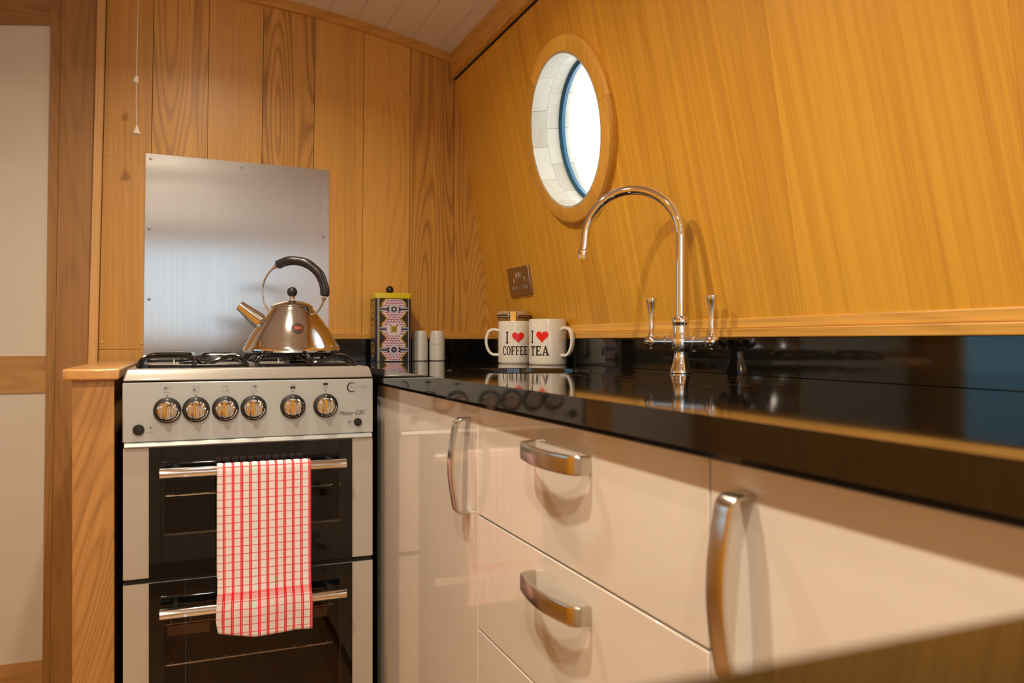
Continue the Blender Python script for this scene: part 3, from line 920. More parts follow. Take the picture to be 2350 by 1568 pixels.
def y_lathe(bm, x, z, y, prof, seg=36, mi=0):
    T = Matrix.Translation((x, y, z)) @ Matrix.Rotation(PI / 2, 4, 'X')
    lathe(bm, prof, seg, T, mi=mi)
for i, x in enumerate(KX):
    bm = B()
    y_lathe(bm, x, KZ, YC + 0.0004, [(0.0262, 0), (0.0262, 0.004), (0.0250, 0.0065), (0.0195, 0.0085), (0.018, 0.0085)], 48)
    k = obj('control_knob', bm, M['black_plastic'], cp)
    bm = B()
    # chrome cap: dished disc with a fluted, rounded grip bar standing up across it
    nr, na = 16, 56
    def cap_y(px, pz):
        q = math.hypot(px, pz) / 0.0190
        hgt = 0.0045 * (1 - q ** 6) + 0.0012 * math.cos(px * 900) * (1 - q ** 4)
        bar = max(0.0, 1 - abs(px / 0.0072) ** 3.0) * min(1.0, (1 - q) * 7)
        return YC - 0.0085 - hgt - 0.0105 * bar ** 0.6
    c0 = bm.verts.new((x, cap_y(0, 0), KZ)); rings = []
    for r_ in range(1, nr + 1):
        rad_ = 0.0190 * r_ / nr
        rings.append([bm.verts.new((x + rad_ * math.cos(2 * PI * q / na), cap_y(rad_ * math.cos(2 * PI * q / na), rad_ * math.sin(2 * PI * q / na)), KZ + rad_ * math.sin(2 * PI * q / na))) for q in range(na)])
    rings.append([bm.verts.new((v.co.x, YC - 0.0080, v.co.z)) for v in rings[-1]])
    for q in range(na): bm.faces.new((c0, rings[0][q], rings[0][(q + 1) % na]))
    for ra, rb in zip(rings, rings[1:]):
        for q in range(na): bm.faces.new((ra[q], ra[(q + 1) % na], rb[(q + 1) % na], rb[q]))
    obj('cap', bm, M['chrome'], k)
    DP = bpy.data.materials.get('dial_print') or plain('dial_print', (0.55, 0.52, 0.46), 0.4)
    bm = B()
    disc(bm, x, KZ + 0.0222, 0.0015, y=YC - 0.0074, d=0.0003)
    obj('index_spot', bm, DP, k, smooth=False)
    bm = B()
    if i != 4:
        for q in range(26):
            a = math.radians(-100 + 95 * q / 26); a2 = math.radians(-100 + 95 * (q + 1) / 26)
            wv = 0.0004 + 0.0006 * q / 26
            vs = [bm.verts.new((x + r * math.cos(t), YC - 0.0076, KZ + r * math.sin(t))) for r, t in ((0.0222 - wv, a), (0.0222 + wv, a), (0.0222 + wv, a2), (0.0222 - wv, a2))]
            bm.faces.new(vs)
        disc(bm, x + 0.0222 * math.cos(math.radians(-112)), KZ + 0.0222 * math.sin(math.radians(-112)), 0.0008, y=YC - 0.0074, d=0.0003)
    else:
        for q in range(9):
            a = math.radians(20 - 150 * q / 8)
            disc(bm, x + 0.0222 * math.cos(a), KZ + 0.0222 * math.sin(a), 0.0009, y=YC - 0.0074, d=0.0003)
    obj('dial_scale', bm, DP, k, smooth=False)
for nm, x, z, r in (('ignition_button', -0.0865, 0.7940, 0.0108), ('light_button', 0.3504, 0.7930, 0.0088)):
    bm = B()
    y_lathe(bm, x, z, YC + 0.0004, [(r, 0), (r, 0.003), (r * 0.92, 0.0042), (r * 0.62, 0.0042), (r * 0.60, 0.0036), (r * 0.56, 0.0062), (0, 0.0066)], 32)
    obj(nm, bm, M['black_plastic'], cp)

# oven doors
GX0, GX1 = -0.0680, 0.3380
def oven_door(name, z0, z1, win, label):
    bm = B(); y0 = YC + 0.0005
    d = obj_d = None
    wx0, wx1, wz0, wz1 = win
    def ring_plate(x0, x1, za, zb, ya, yb):
        for p, q, r, t in ((x0, wx0, za, zb), (wx1, x1, za, zb)): box(bm, p, q, ya, yb, r, wz0); box(bm, p, q, ya, yb, wz0, wz1); box(bm, p, q, ya, yb, wz1, t)
        box(bm, wx0, wx1, ya, yb, za, wz0); box(bm, wx0, wx1, ya, yb, wz1, zb)
        bmesh.ops.remove_doubles(bm, verts=bm.verts, dist=1e-5)
    ring_plate(CX0 + 0.001, CX1 - 0.001, z0, z1, y0, YC + 0.020)
    d = obj(name, bm, M['silver_side'], ck, smooth=False)
    d['label'] = label
    bm = B()
    ring_plate(GX0, GX1, z0 + 0.0002, z1 - 0.0002, YC - 0.0018, YC + 0.0004)
    g = obj('glass_front', bm, M['black_glass'], d, smooth=False)
    bm = B(); box(bm, wx0, wx1, YC - 0.0012, YC + 0.0012, wz0, wz1)
    obj('window', bm, M['oven_pane'], d, smooth=False)
    return d
d1 = oven_door('upper_oven_door', 0.4965, 0.7570, (GX0 + 0.028, GX1 - 0.024, 0.5780, 0.7060), 'upper door with a black glass front and silver sides')
d2 = oven_door('lower_oven_door', 0.0600, 0.4855, (GX0 + 0.028, GX1 - 0.024, 0.1300, 0.4360), 'lower door with a black glass front and silver sides')
# pale lip along the top of the upper door
bm = B(); prism(bm, [(YC - 0.007, 0.7600), (YC - 0.004, 0.7675), (YC + 0.004, 0.7685), (YC + 0.020, 0.7685), (YC + 0.020, 0.7575), (YC - 0.002, 0.7575)], 'X', CX0 + 0.003, CX1 - 0.003)
obj('top_lip', bm, M['silver'], d1, bevel=0.001)
bm = B(); box(bm, CX0 + 0.003, CX1 - 0.003, YC + 0.004, YC + 0.020, 0.4857, 0.4962)
obj('gap_seal', bm, M['black_gap_shade'], ck, smooth=False)
bm = B(); box(bm, CX0 + 0.002, CX1 - 0.002, YC + 0.02, YC + 0.035, 0.0, 0.058)
obj('plinth', bm, M['black_plastic'], ck)
YH = YC - 0.045
for d, z in ((d1, 0.7105), (d2, 0.4340)):
    bm = B()
    rod(bm, (-0.0472, YH, z), (0.3165, YH, z), 0.0105, seg=40)
    h = obj('handle', bm, M['chrome'], d, bevel=0.0006)
    for x in (-0.018, 0.288):
        bm = B(); rod(bm, (x, YC - 0.0018, z + 0.001), (x, YH + 0.008, z + 0.001), 0.0085, 0.007, seg=20)
        obj('handle_bracket', bm, M['black_plastic'], h)

# shelves seen through the windows
def shelf(name, zf, x0, x1, y0, y1, depth_wires, pegs):
    bm = B()
    rod(bm, (x0, y0, zf), (x1, y0, zf), 0.0022, seg=8); rod(bm, (x0, y1, zf), (x1, y1, zf), 0.0022, seg=8)
    for k in range(depth_wires):
        x = x0 + 0.012 + (x1 - x0 - 0.024) * k / (depth_wires - 1)
        rod(bm, (x, y0, zf - 0.001), (x, y1, zf - 0.001), 0.0013, seg=6)
        rod(bm, (x, y0, zf), (x, y0, zf + 0.0065), 0.0013, seg=6)
    rod(bm, (x0, (y0 + y1) / 2, zf - 0.003), (x1, (y0 + y1) / 2, zf - 0.003), 0.002, seg=8)
    return obj(name, bm, M['chrome'], ck)
shelf('grill_shelf', 0.648, CX0 + 0.04, CX1 - 0.04, YC + 0.06, CYB - 0.09, 11, True)
s = shelf('oven_shelf', 0.3835, CX0 + 0.04, CX1 - 0.04, YC + 0.05, CYB - 0.09, 12, True)
shelf('oven_shelf', 0.290, CX0 + 0.04, CX1 - 0.04, YC + 0.07, CYB - 0.09, 12, True)
SPM = plain('shelf_rectangle_metal', (0.32, 0.27, 0.25), 0.35, metal=0.6)
for a, b in ((-0.035, 0.048), (0.060, 0.105), (0.178, 0.225), (0.240, 0.292)):  # flat metal rectangles just under the shelf's front rail
    bm = B(); box(bm, a, b, YC + 0.0485, YC + 0.0495, 0.358, 0.379)
    obj('shelf_rectangle', bm, SPM, s, smooth=False)

# burners, pan supports, spark pin
def burner(x, y, r):
    bm = B()
    lathe(bm, [(r * 1.15, 0), (r * 1.15, 0.004), (r * 0.95, 0.007), (r * 0.95, 0.010)], 36, Matrix.Translation((x, y, hz1 - 0.0058)))
    b = obj('burner', bm, M['chrome'], ck)
    bm = B()
    lathe(bm, [(r, 0.0102), (r, 0.0140), (r * 0.93, 0.0165), (0, 0.0175)], 36, Matrix.Translation((x, y, hz1 - 0.0058)))
    obj('burner_cap', bm, M['enamel'], b)
    bm = B(); rod(bm, (x - r * 1.3, y - 0.004, hz1 - 0.0056), (x - r * 1.3, y - 0.004, hz1 + 0.010), 0.0022, 0.0015, 10)
    obj('spark_pin', bm, M['plastic_white'], b)
BUR = ((0.012, 1.905, 0.022), (0.012, 2.165, 0.030), (0.257, 1.905, 0.036), (0.257, 2.165, 0.024))
for b_ in BUR: burner(*b_)
GT = 0.9420
def pan_support(x0, x1):
    bm = B(); y0, y1 = YC + 0.048, 2.285; zf = hz1 + 0.0035; r = 0.0042; e = 0.035
    # frame on the hob
    fr = []
    c = 0.02
    for (px, py) in ((x0 + c, y0), (x1 - c, y0), (x1, y0 + c), (x1, y1 - c), (x1 - c, y1), (x0 + c, y1), (x0, y1 - c), (x0, y0 + c), (x0 + c, y0)):
        fr.append((px, py, zf))
    tube(bm, fr, r * 0.85, seg=10)
    xm = (x0 + x1) / 2
    for yc in (1.905, 2.165):
        # arched fingers from the frame towards each burner
        for (ax, ay, bx, by) in ((x0, yc, xm - 0.022, yc), (x1, yc, xm + 0.022, yc)):
            sgn = 1 if bx > ax else -1
            tube(bm, smooth_path([(ax, ay, zf), (ax + sgn * 0.004, ay, zf + 0.010), (ax + sgn * 0.014, ay, GT - r), (ax + sgn * 0.040, ay, GT - r), (bx - sgn * 0.008, by, GT - r), (bx, by, GT - r - 0.006)], 6), r, seg=10)
        for s_ in (-1, 1):
            ya = yc + s_ * 0.118; yb_ = yc + s_ * 0.024
            tube(bm, smooth_path([(xm, ya, zf), (xm, ya - s_ * 0.003, zf + 0.010), (xm, ya - s_ * 0.012, GT - r), (xm, yb_ + s_ * 0.01, GT - r), (xm, yb_, GT - r - 0.006)], 6), r, seg=10)
    # swept shoulders along the front and the side, as cast
    tube(bm, smooth_path([(x0 - 0.002, y0 + 0.012, zf), (x0 + 0.004, y0 + 0.03, zf + 0.012), (x0 + 0.018, y0 + 0.06, GT - r), (x0 + 0.085, y0 + 0.085, GT - r), (x0 + 0.112, y0 + 0.07, GT - 0.015), (xm + 0.022, y0 + 0.055, GT - 0.021),
                         (xm + 0.055, y0 + 0.06, GT - 0.010), (x1 - 0.03, y0 + 0.07, GT - r), (x1 - 0.010, y0 + 0.04, GT - 0.010), (x1, y0 + 0.015, zf)], 6), r * 1.15, seg=10)
    tube(bm, smooth_path([(x0 - 0.002, y1 - 0.012, zf), (x0 + 0.004, y1 - 0.03, zf + 0.012), (x0 + 0.018, y1 - 0.06, GT - r), (x0 + 0.095, y1 - 0.07, GT - r), (xm + 0.012, y1 - 0.05, GT - 0.014),
                         (xm + 0.055, y1 - 0.06, GT - 0.008), (x1 - 0.03, y1 - 0.06, GT - r), (x1 - 0.010, y1 - 0.03, GT - 0.010), (x1, y1 - 0.015, zf)], 6), r * 1.15, seg=10)
    obj('pan_support', bm, M['enamel'], ck)
pan_support(-0.0885, 0.1235)
pan_support(0.1445, 0.3580)

# ================================================================== steel sheet behind the cooker
ss = empty('splashback_sheet', (0.15, YB, 0.90), label='brushed stainless steel sheet screwed to the oak boards above the cooker', cat='splashback')
bm = B(); hexa(bm, [(-0.1100, YB - 0.0035, 0.80), (0.4015, YB - 0.0035, 0.80), (0.4015, YB - 0.0020, 0.80), (-0.1100, YB - 0.0020, 0.80),
                    (-0.1030, YB - 0.0035, 1.4970), (0.4035, YB - 0.0035, 1.4905), (0.4035, YB - 0.0020, 1.4905), (-0.1030, YB - 0.0020, 1.4970)])
obj('sheet', bm, M['steel'], ss, smooth=False)
for x, z in ((-0.0902, 1.4818), (0.1519, 1.4788), (0.3888, 1.4762), (-0.0947, 1.2861), (0.3862, 1.2871), (-0.0947, 1.0884)):
    bm = B()
    y_lathe(bm, x, z, YB - 0.0034, [(0.0042, 0), (0.0042, 0.0006), (0.0030, 0.0022), (0.0010, 0.0026), (0.0010, 0.0016), (0, 0.0016)], 16)
    obj('screw', bm, M['steel_dark'], ss)

# ================================================================== tea towel over the upper handle
bm = B()
uvl = bm.loops.layers.uv.new('UVMap')
TX0, TX1 = 0.0584, 0.2412
nx, rr = 60, 0.0125
path = []   # (y, z, s) from front hem up over the bar and down the back
zt = 0.7105
def towel_col(x):
    u = (x - TX0) / (TX1 - TX0)
    bot = 0.3880 + (0.3745 - 0.3880) * min(1, u / 0.35) if u < 0.35 else 0.3745 + 0.001 * math.sin(9 * u)
    pts = []
    n1 = 60
    for k in range(n1 + 1):
        z = bot + (zt - bot) * k / n1
        f = 1 - k / n1
        y = YH - rr - 0.0040 * f + 0.0022 * math.sin(u * 9 + 1) * f * f + 0.0009 * math.sin(u * 23 + z * 20) * f
        # low down the cloth rides over the lower handle
        y -= 0.0042 * math.exp(-((z - 0.434) / 0.035) ** 2)
        pts.append((y, z, z))
    for k in range(1, 12):
        a = PI * k / 12
        pts.append((YH - rr * math.cos(a), zt + rr * math.sin(a), zt + rr * a))
    for k in range(0, 26):
        z = zt - 0.22 * k / 25
        pts.append((YH + rr + 0.003 * k / 25, z, zt + rr * PI + 0.22 * k / 25))
    return pts
cols = []
for i in range(nx + 1):
    x = TX0 + (TX1 - TX0) * i / nx
    u = i / nx
    pr_ = towel_col(x)
    puff = 0.0014 * abs(math.sin(PI * (x - 0.0713) / 0.01672 ))
    col = []
    for (y, z, s) in pr_:
        xx = x
        f = max(0.0, (zt - z) / 0.33)
        if s <= zt:
            if z < 0.47: xx += -0.0012 * (1 - 2 * u) * math.sin(min(1, (0.47 - z) / 0.05) * PI / 2) * 2
            if z < 0.41 and u < 0.08: xx += (0.41 - z) * 0.18 * (1 - u / 0.08)
        dz = puff if zt + rr * 0.5 < s < zt + rr * 2.6 else 0
        col.append((Vector((xx, y, z + dz)), (x, s)))
    cols.append(col)
vg = [[bm.verts.new(p) for p, _ in c_] for c_ in cols]
for i in range(nx):
    for j in range(len(cols[0]) - 1):
        f = bm.faces.new((vg[i][j], vg[i + 1][j], vg[i + 1][j + 1], vg[i][j + 1]))
        for l, (a, b) in zip(f.loops, ((i, j), (i + 1, j), (i + 1, j + 1), (i, j + 1))):
            l[uvl].uv = cols[a][b][1]
tw = obj('tea_towel', bm, M['towel'], None, angle=180)
md = tw.modifiers.new('thick', 'SOLIDIFY'); md.thickness = 0.0022; md.offset = 0.0
tag(tw, 'red and white checked tea towel hanging over the upper oven handle', 'towel')

# ================================================================== kettle
KR = -YAW
kt = empty('kettle', (0.2345, 1.945, GT + 0.0009), KR, 'polished conical whistling kettle with black grip, standing on the gas hob', 'kettle')
def kobj(name, bm, mat, parent=None, **kw):
    o = obj(name, bm, mat, parent or kt, world=False, **kw); return o
bm = B()
prof = [(0.0, 0.0), (0.100, 0.0), (0.1085, 0.002), (0.1115, 0.006), (0.1110, 0.010)]
for k in range(1, 19):
    t = k / 18
    r = 0.1110 + (0.0485 - 0.1110) * t + 0.0045 * math.sin(PI * t)
    prof.append((r, 0.010 + 0.096 * t))
prof += [(0.0470, 0.1085), (0.0, 0.1085)]
lathe(bm, prof, 72)
body = kobj('body', bm, M['kettle_steel'])
for k in range(28):
    a = 2 * PI * (k + 0.5) / 28
    bm = B(); ball(bm, (0.1085 * math.cos(a), 0.1085 * math.sin(a), 0.0165), 0.0016, 10)
    kobj('rivet', bm, M['kettle_steel'], body)
bm = B()
lathe(bm, [(0.0, 0.1088), (0.0475, 0.1088), (0.0490, 0.1095), (0.0480, 0.1112), (0.040, 0.1165), (0.028, 0.1215), (0.012, 0.1245), (0.0075, 0.1250), (0.0, 0.1250)], 64)
lid = kobj('lid', bm, M['kettle_steel'])
bm = B(); lathe(bm, [(0.0068, 0.1250), (0.0055, 0.1275), (0.0055, 0.1320), (0.0068, 0.1345), (0, 0.1345)], 24)
kobj('knob_stem', bm, M['kettle_steel'], lid)
bm = B(); ball(bm, (0, 0, 0.1450), 0.0120, 32)
kobj('lid_knob', bm, M['grip'], lid)
# spout towards the viewer's left
bm = B()
p0, p1 = Vector((-0.058, -0.010, 0.062)), Vector((-0.119, -0.016, 0.1120))
T = along(p0, p1); L_ = (p1 - p0).length
lathe(bm, [(0.0235, -0.010), (0.0225, 0.004), (0.0205, 0.012), (0.0125, L_ - 0.008), (0.0120, L_), (0.0100, L_), (0.0105, L_ - 0.02), (0.0, L_ - 0.02)], 36, T)
sp_ = kobj('spout', bm, M['kettle_steel'])
bm = B(); lathe(bm, [(0.0232, 0.0040), (0.0247, 0.0075), (0.0232, 0.0110)], 36, T, close=False)
kobj('spout_collar', bm, M['kettle_steel'], sp_)
# ring handle in the plane of the spout
cz, R = 0.1450, 0.0740
bm = B()
pts = [(R * math.cos(math.radians(a)) + 0.003, 0, cz + R * math.sin(math.radians(a))) for a in range(-52, 233, 4)]
tube(bm, pts, 0.0023, seg=12, up=(0, 1, 0))
for s_ in (-1, 1):
    rod(bm, (s_ * 0.047 + 0.003, 0, 0.0865), (s_ * 0.040 + 0.003, 0, 0.1005), 0.005, 0.004, 16)
hd = kobj('ring_handle', bm, M['kettle_steel'])
bm = B()
pts, rr_ = [], []
for k in range(49):
    a = math.radians(122 - 130 * k / 48)
    wv = 0.00035 * math.sin(k / 48 * PI * 8)
    off = 0.0006 - wv
    pts.append((R * math.cos(a) + 0.003 + math.cos(a) * off, 0, cz + R * math.sin(a) + math.sin(a) * off))
    end = min(1, min(k, 48 - k) / 2 + 0.72)
    rr_.append((0.0108 - wv) * end)
tube(bm, pts, rr_, seg=24, up=(0, 1, 0))
kobj('grip', bm, M['grip'], hd)
for a in (123, -10):
    bm = B(); a0 = math.radians(a); a1 = math.radians(a + (7 if a > 0 else -7))
    rod(bm, (R * math.cos(a0) + 0.003, 0, cz + R * math.sin(a0)), (R * math.cos(a1) + 0.003, 0, cz + R * math.sin(a1)), 0.0060, 0.0032, 16)
    kobj('ferrule', bm, M['kettle_steel'], hd)
# oval badge, lying on the cone
bm = B()
def cone_pt(s, z, out):
    t = (z - 0.010) / 0.096; r = 0.1110 + (0.0485 - 0.1110) * t + 0.0045 * math.sin(PI * t) + out
    a = -PI / 2 + 0.42 + s / r
    return Vector((r * math.cos(a), r * math.sin(a), z))
def oval(bm, ax, az, out, mi):
    c0 = bm.verts.new(cone_pt(0, 0.058, out)); ring_ = [bm.verts.new(cone_pt(ax * math.cos(q), 0.058 + az * math.sin(q), out)) for q in [2 * PI * k / 32 for k in range(32)]]
    for k in range(32): bm.faces.new((c0, ring_[k], ring_[(k + 1) % 32])).material_index = mi
oval(bm, 0.0138, 0.0118, 0.0014, 0); oval(bm, 0.0095, 0.0032, 0.0019, 1)
kobj('badge', bm, [M['badge'], M['badge_red']], body, smooth=False)

# ================================================================== decorated tin
tn = empty('decorated_tin', (0.5740, 2.3635, ZW), label='tall square tin with pink cube pattern, yellow lid and black knob', cat='tin')
tx0, tx1, ty0, ty1, th = 0.5205, 0.6285, 2.325, 2.402, 0.190
bm = B()
def rrect(x0, x1, y0, y1, r, n=4):
    out = []
    for cx_, cy_, a0 in ((x1 - r, y1 - r, 0), (x0 + r, y1 - r, 90), (x0 + r, y0 + r, 180), (x1 - r, y0 + r, 270)):
        for k in range(n + 1):
            a = math.radians(a0 + 90 * k / n); out.append((cx_ + r * math.cos(a), cy_ + r * math.sin(a)))
    return out
prism(bm, rrect(tx0, tx1, ty0, ty1, 0.006), 'Z', ZW + 0.0003, ZW + th, mi=0)
# front artwork: layers of print, each a hair above the last
def quad(pts, lay, mi):
    vs = [bm.verts.new((tx0 + p[0], ty0 - 0.0001 - 0.00008 * lay, ZW + p[1])) for p in pts]
    f = bm.faces.new(vs); f.material_index = mi
FWd = tx1 - tx0
def half_w(z):   # half width of the pink field: wide at the medallions, waisted between
    zz = (z - 0.010) / 0.0600
    t = abs(((zz) % 1.0) - 0.5) * 2
    return 0.0180 + 0.0140 * min(1.0, (1 - t) * 1.9)
quad([(0.006, 0.002), (0.0085, 0.002), (0.0085, th - 0.002), (0.006, th - 0.002)], 1, 5)
quad([(0.0092, 0.002), (0.0110, 0.002), (0.0110, th - 0.002), (0.0092, th - 0.002)], 1, 3)
quad([(FWd - 0.0095, 0.002), (FWd - 0.0075, 0.002), (FWd - 0.0075, th - 0.002), (FWd - 0.0095, th - 0.002)], 1, 5)
n = 95
for k in range(n):      # gold fringe then pale field, as thin strips following the outline
    z0 = 0.003 + (th - 0.006) * k / n; z1 = 0.003 + (th - 0.006) * (k + 1) / n
    w = half_w((z0 + z1) / 2); cxm = FWd / 2 + 0.001
    g = min(0.0400, w + 0.0055)
    quad([(cxm - g, z0), (cxm + g, z0), (cxm + g, z1), (cxm - g, z1)], 1, 4)
    quad([(cxm - w, z0), (cxm + w, z0), (cxm + w, z1), (cxm - w, z1)], 2, 2)
cw, ch = 0.0092, 0.0070     # tumbling blocks
row = 0; z = 0.004
while z < th - 0.006:
    w = half_w(z + ch / 2); cxm = FWd / 2 + 0.001
    x = cxm - 0.045 + (cw / 2 if row % 2 else 0)
    while x < cxm + 0.045:
        if abs(x + cw / 2 - cxm) < w - 0.001:
            quad([(x, z + ch * 0.40), (x + cw * 0.42, z), (x + cw * 0.42, z + ch * 0.50), (x, z + ch * 0.9)], 3, 1)
            quad([(x + cw * 0.5, z), (x + cw, z + ch * 0.45), (x + cw * 0.78, z + ch * 0.72), (x + cw * 0.5, z + ch * 0.55)], 3, 6)
        x += cw
    z += ch; row += 1
def fdisc(cx_, cz_, r, lay, mi, sx_=1.0, n=28):
    quad([(cx_ + r * sx_ * math.cos(2 * PI * k / n), cz_ + r * math.sin(2 * PI * k / n)) for k in range(n)], lay, mi)
cxm = FWd / 2 + 0.001
for cz_, kind in ((0.036, 0), (0.0975, 1), (0.157, 0)):
    for s_ in (-1, 1):
        a, b = sorted((cxm + s_ * 0.012, cxm + s_ * 0.0425))
        quad([(a, cz_ - 0.0060), (b, cz_ - 0.0060), (b, cz_ + 0.0060), (a, cz_ + 0.0060)], 4, 5)
        quad([(a, cz_ - 0.0020), (b, cz_ - 0.0020), (b, cz_ + 0.0020), (a, cz_ + 0.0020)], 5, 6)
        if not kind:
            for q in (-1, 1): fdisc(cxm + s_ * 0.0165, cz_ + q * 0.0042, 0.0028, 6, 0, 1.5, 12)
    if kind:
        fdisc(cxm, cz_, 0.0205, 6, 2, 1.1); fdisc(cxm, cz_, 0.0105, 7, 4)
        for s_ in (-1, 1):
            quad([(cxm - s_ * 0.0095, cz_ - 0.0115), (cxm - s_ * 0.0082, cz_ - 0.0125), (cxm + s_ * 0.0100, cz_ + 0.0110), (cxm + s_ * 0.0088, cz_ + 0.0120)], 8, 0)
            fdisc(cxm + s_ * 0.0100, cz_ + 0.0120, 0.0020, 9, 0, 1, 12)
    else:
        fdisc(cxm, cz_, 0.0165, 6, 5); fdisc(cxm, cz_, 0.0145, 7, 2); fdisc(cxm, cz_, 0.0118, 8, 5); fdisc(cxm, cz_, 0.0080, 9, 6)
        fdisc(cxm, cz_, 0.0042 if cz_ > 0.1 else 0.0030, 10, 2, 0.8)
# left side artwork
def squad(pts, lay, mi):
    vs = [bm.verts.new((tx0 - 0.0001 - 0.00008 * lay, ty0 + p[0], ZW + p[1])) for p in pts]
    bm.faces.new(vs).material_index = mi
for cz_ in (0.036, 0.0975, 0.157):
    squad([(0.038 + 0.026 * math.cos(2 * PI * k / 24), cz_ + 0.024 * math.sin(2 * PI * k / 24)) for k in range(24)], 1, 4)
    squad([(0.038 + 0.019 * math.cos(2 * PI * k / 24), cz_ + 0.017 * math.sin(2 * PI * k / 24)) for k in range(24)], 2, 0)
    squad([(0.038 + 0.010 * math.cos(2 * PI * k / 24), cz_ + 0.010 * math.sin(2 * PI * k / 24)) for k in range(24)], 3, 4)
obj('tin_body', bm, [M['tin_black'], M['tin_pink'], M['tin_pale'], M['yellow'], M['tin_gold'], M['tin_grey'], M['tin_navy']], tn, smooth=False)
bm = B()
prism(bm, rrect(tx0 - 0.0015, tx1 + 0.0015, ty0 - 0.0015, ty1 + 0.0015, 0.007), 'Z', ZW + th - 0.002, ZW + th + 0.0155)
tl = obj('tin_lid', bm, M['yellow'], tn, bevel=0.0025)
bm = B(); lathe(bm, [(0.0060, 0), (0.0045, 0.003), (0.0045, 0.008)], 16, Matrix.Translation((0.5720, 2.3635, ZW + th + 0.0155)))
ball(bm, (0.5720, 2.3635, ZW + th + 0.0155 + 0.0115), 0.0122, 28)
obj('lid_knob', bm, M['enamel'], tl)

# ================================================================== salt and pepper
def shaker(x, y, word, label):
    t = empty('shaker', (x, y, ZW), label=label, cat='shaker', group='salt and pepper shakers by the tin')
    prof = [(0.0, 0.0005), (0.0225, 0.0005), (0.0245, 0.0025), (0.0248, 0.012), (0.0247, 0.050), (0.0236, 0.070), (0.0216, 0.0850), (0.0203, 0.0915), (0.0185, 0.0942), (0.0, 0.0945)]
    bm = B(); lathe(bm, prof, 48, Matrix.Translation((x, y, ZW)))
    obj('shaker_body', bm, M['shaker'], t)
    def mp(px, py):
        r = 0.02475; a = math.atan2(-y, -x) + (px - wid / 2) / r
        return (x + r * math.cos(a), y + r * math.sin(a), ZW + 0.048 + py)
    wid = 0.0056 * len(word)
    bm = text_mesh(word, 0.0085, mp, spacing=1.1)
    obj('lettering', bm, M['faint_ink'], t, smooth=False)
shaker(0.6760, 2.398, 'SALT', 'white ceramic salt shaker touching the decorated tin')
shaker(0.7317, 2.398, 'PEPPER', 'white ceramic pepper shaker, standing clear of the decorated tin')

# ================================================================== clip-top jar
jx, jy = 0.8787, 2.126
jr = empty('clip_top_jar', (jx, jy, ZW), label='clip-top glass storage jar standing behind the two mugs', cat='jar')
TJ = Matrix.Translation((jx, jy, ZW))
bm = B()
lathe(bm, [(0.0, 0.001), (0.044, 0.001), (0.0475, 0.004), (0.0480, 0.015), (0.0480, 0.095), (0.0465, 0.106), (0.0440, 0.112), (0.0440, 0.120), (0.0470, 0.1225), (0.0470, 0.1290), (0.0420, 0.1290), (0.0410, 0.112), (0.0435, 0.105),
           (0.0450, 0.094), (0.0450, 0.016), (0.0425, 0.006), (0.0, 0.005)], 56, TJ)
obj('jar_body', bm, M['jar_glass'], jr)
bm = B(); lathe(bm, [(0.0, 0.0055), (0.0420, 0.0065), (0.0445, 0.017), (0.0445, 0.060), (0.03, 0.064), (0.0, 0.066)], 40, TJ)
obj('contents', bm, M['jar_fill'], jr)
bm = B(); lathe(bm, [(0.0, 0.1330), (0.0440, 0.1330), (0.0478, 0.1345), (0.0485, 0.1385), (0.0478, 0.1420), (0.0455, 0.1460), (0.0440, 0.1475), (0.0, 0.1490)], 56, TJ)
obj('lid', bm, plain('lid_glass', (0.50, 0.40, 0.24), 0.08, metal=0.35), jr)
bm = B(); lathe(bm, [(0.0470, 0.1292), (0.0485, 0.1310), (0.0470, 0.1328), (0.040, 0.1328), (0.040, 0.1292)], 48, TJ)
obj('rubber_seal', bm, plain('seal', (0.42, 0.28, 0.13), 0.6), jr)
bm = B()
for z_, r_ in ((0.1170, 0.0462), (0.1380, 0.0500)):
    tube(bm, [(jx + r_ * math.cos(2 * PI * k / 40), jy + r_ * math.sin(2 * PI * k / 40), ZW + z_) for k in range(41)], 0.0016, seg=8)
fd = Vector((-jx, -jy, 0)).normalized(); sd = Vector((-fd.y, fd.x, 0))
for s_ in (-1, 1):
    pts = [Vector((jx, jy, ZW)) + fd * f_ + sd * (s_ * w_) + Vector((0, 0, z_)) for f_, w_, z_ in ((0.0515, 0.012, 0.143), (0.0535, 0.0125, 0.135), (0.051, 0.012, 0.117), (0.0525, 0.009, 0.104))]
    tube(bm, smooth_path(pts, 5), 0.0016, seg=8)
for z_ in (0.143, 0.127, 0.104):
    pts = [Vector((jx, jy, ZW)) + fd * 0.0530 + sd * q + Vector((0, 0, z_)) for q in (-0.011, 0, 0.011)]
    tube(bm, pts, 0.0015, seg=8)
obj('wire_bail', bm, M['chrome'], jr)
bm = B()
c_ = Vector((jx, jy, ZW)) + fd * 0.0545
hexa(bm, [c_ + sd * a + fd * b + Vector((0, 0, z_)) for z_ in (0.108, 0.146) for a, b in ((-0.0085, 0), (0.0085, 0), (0.0085, 0.0015), (-0.0085, 0.0015))])
obj('clasp', bm, M['chrome'], jr, bevel=0.0006)

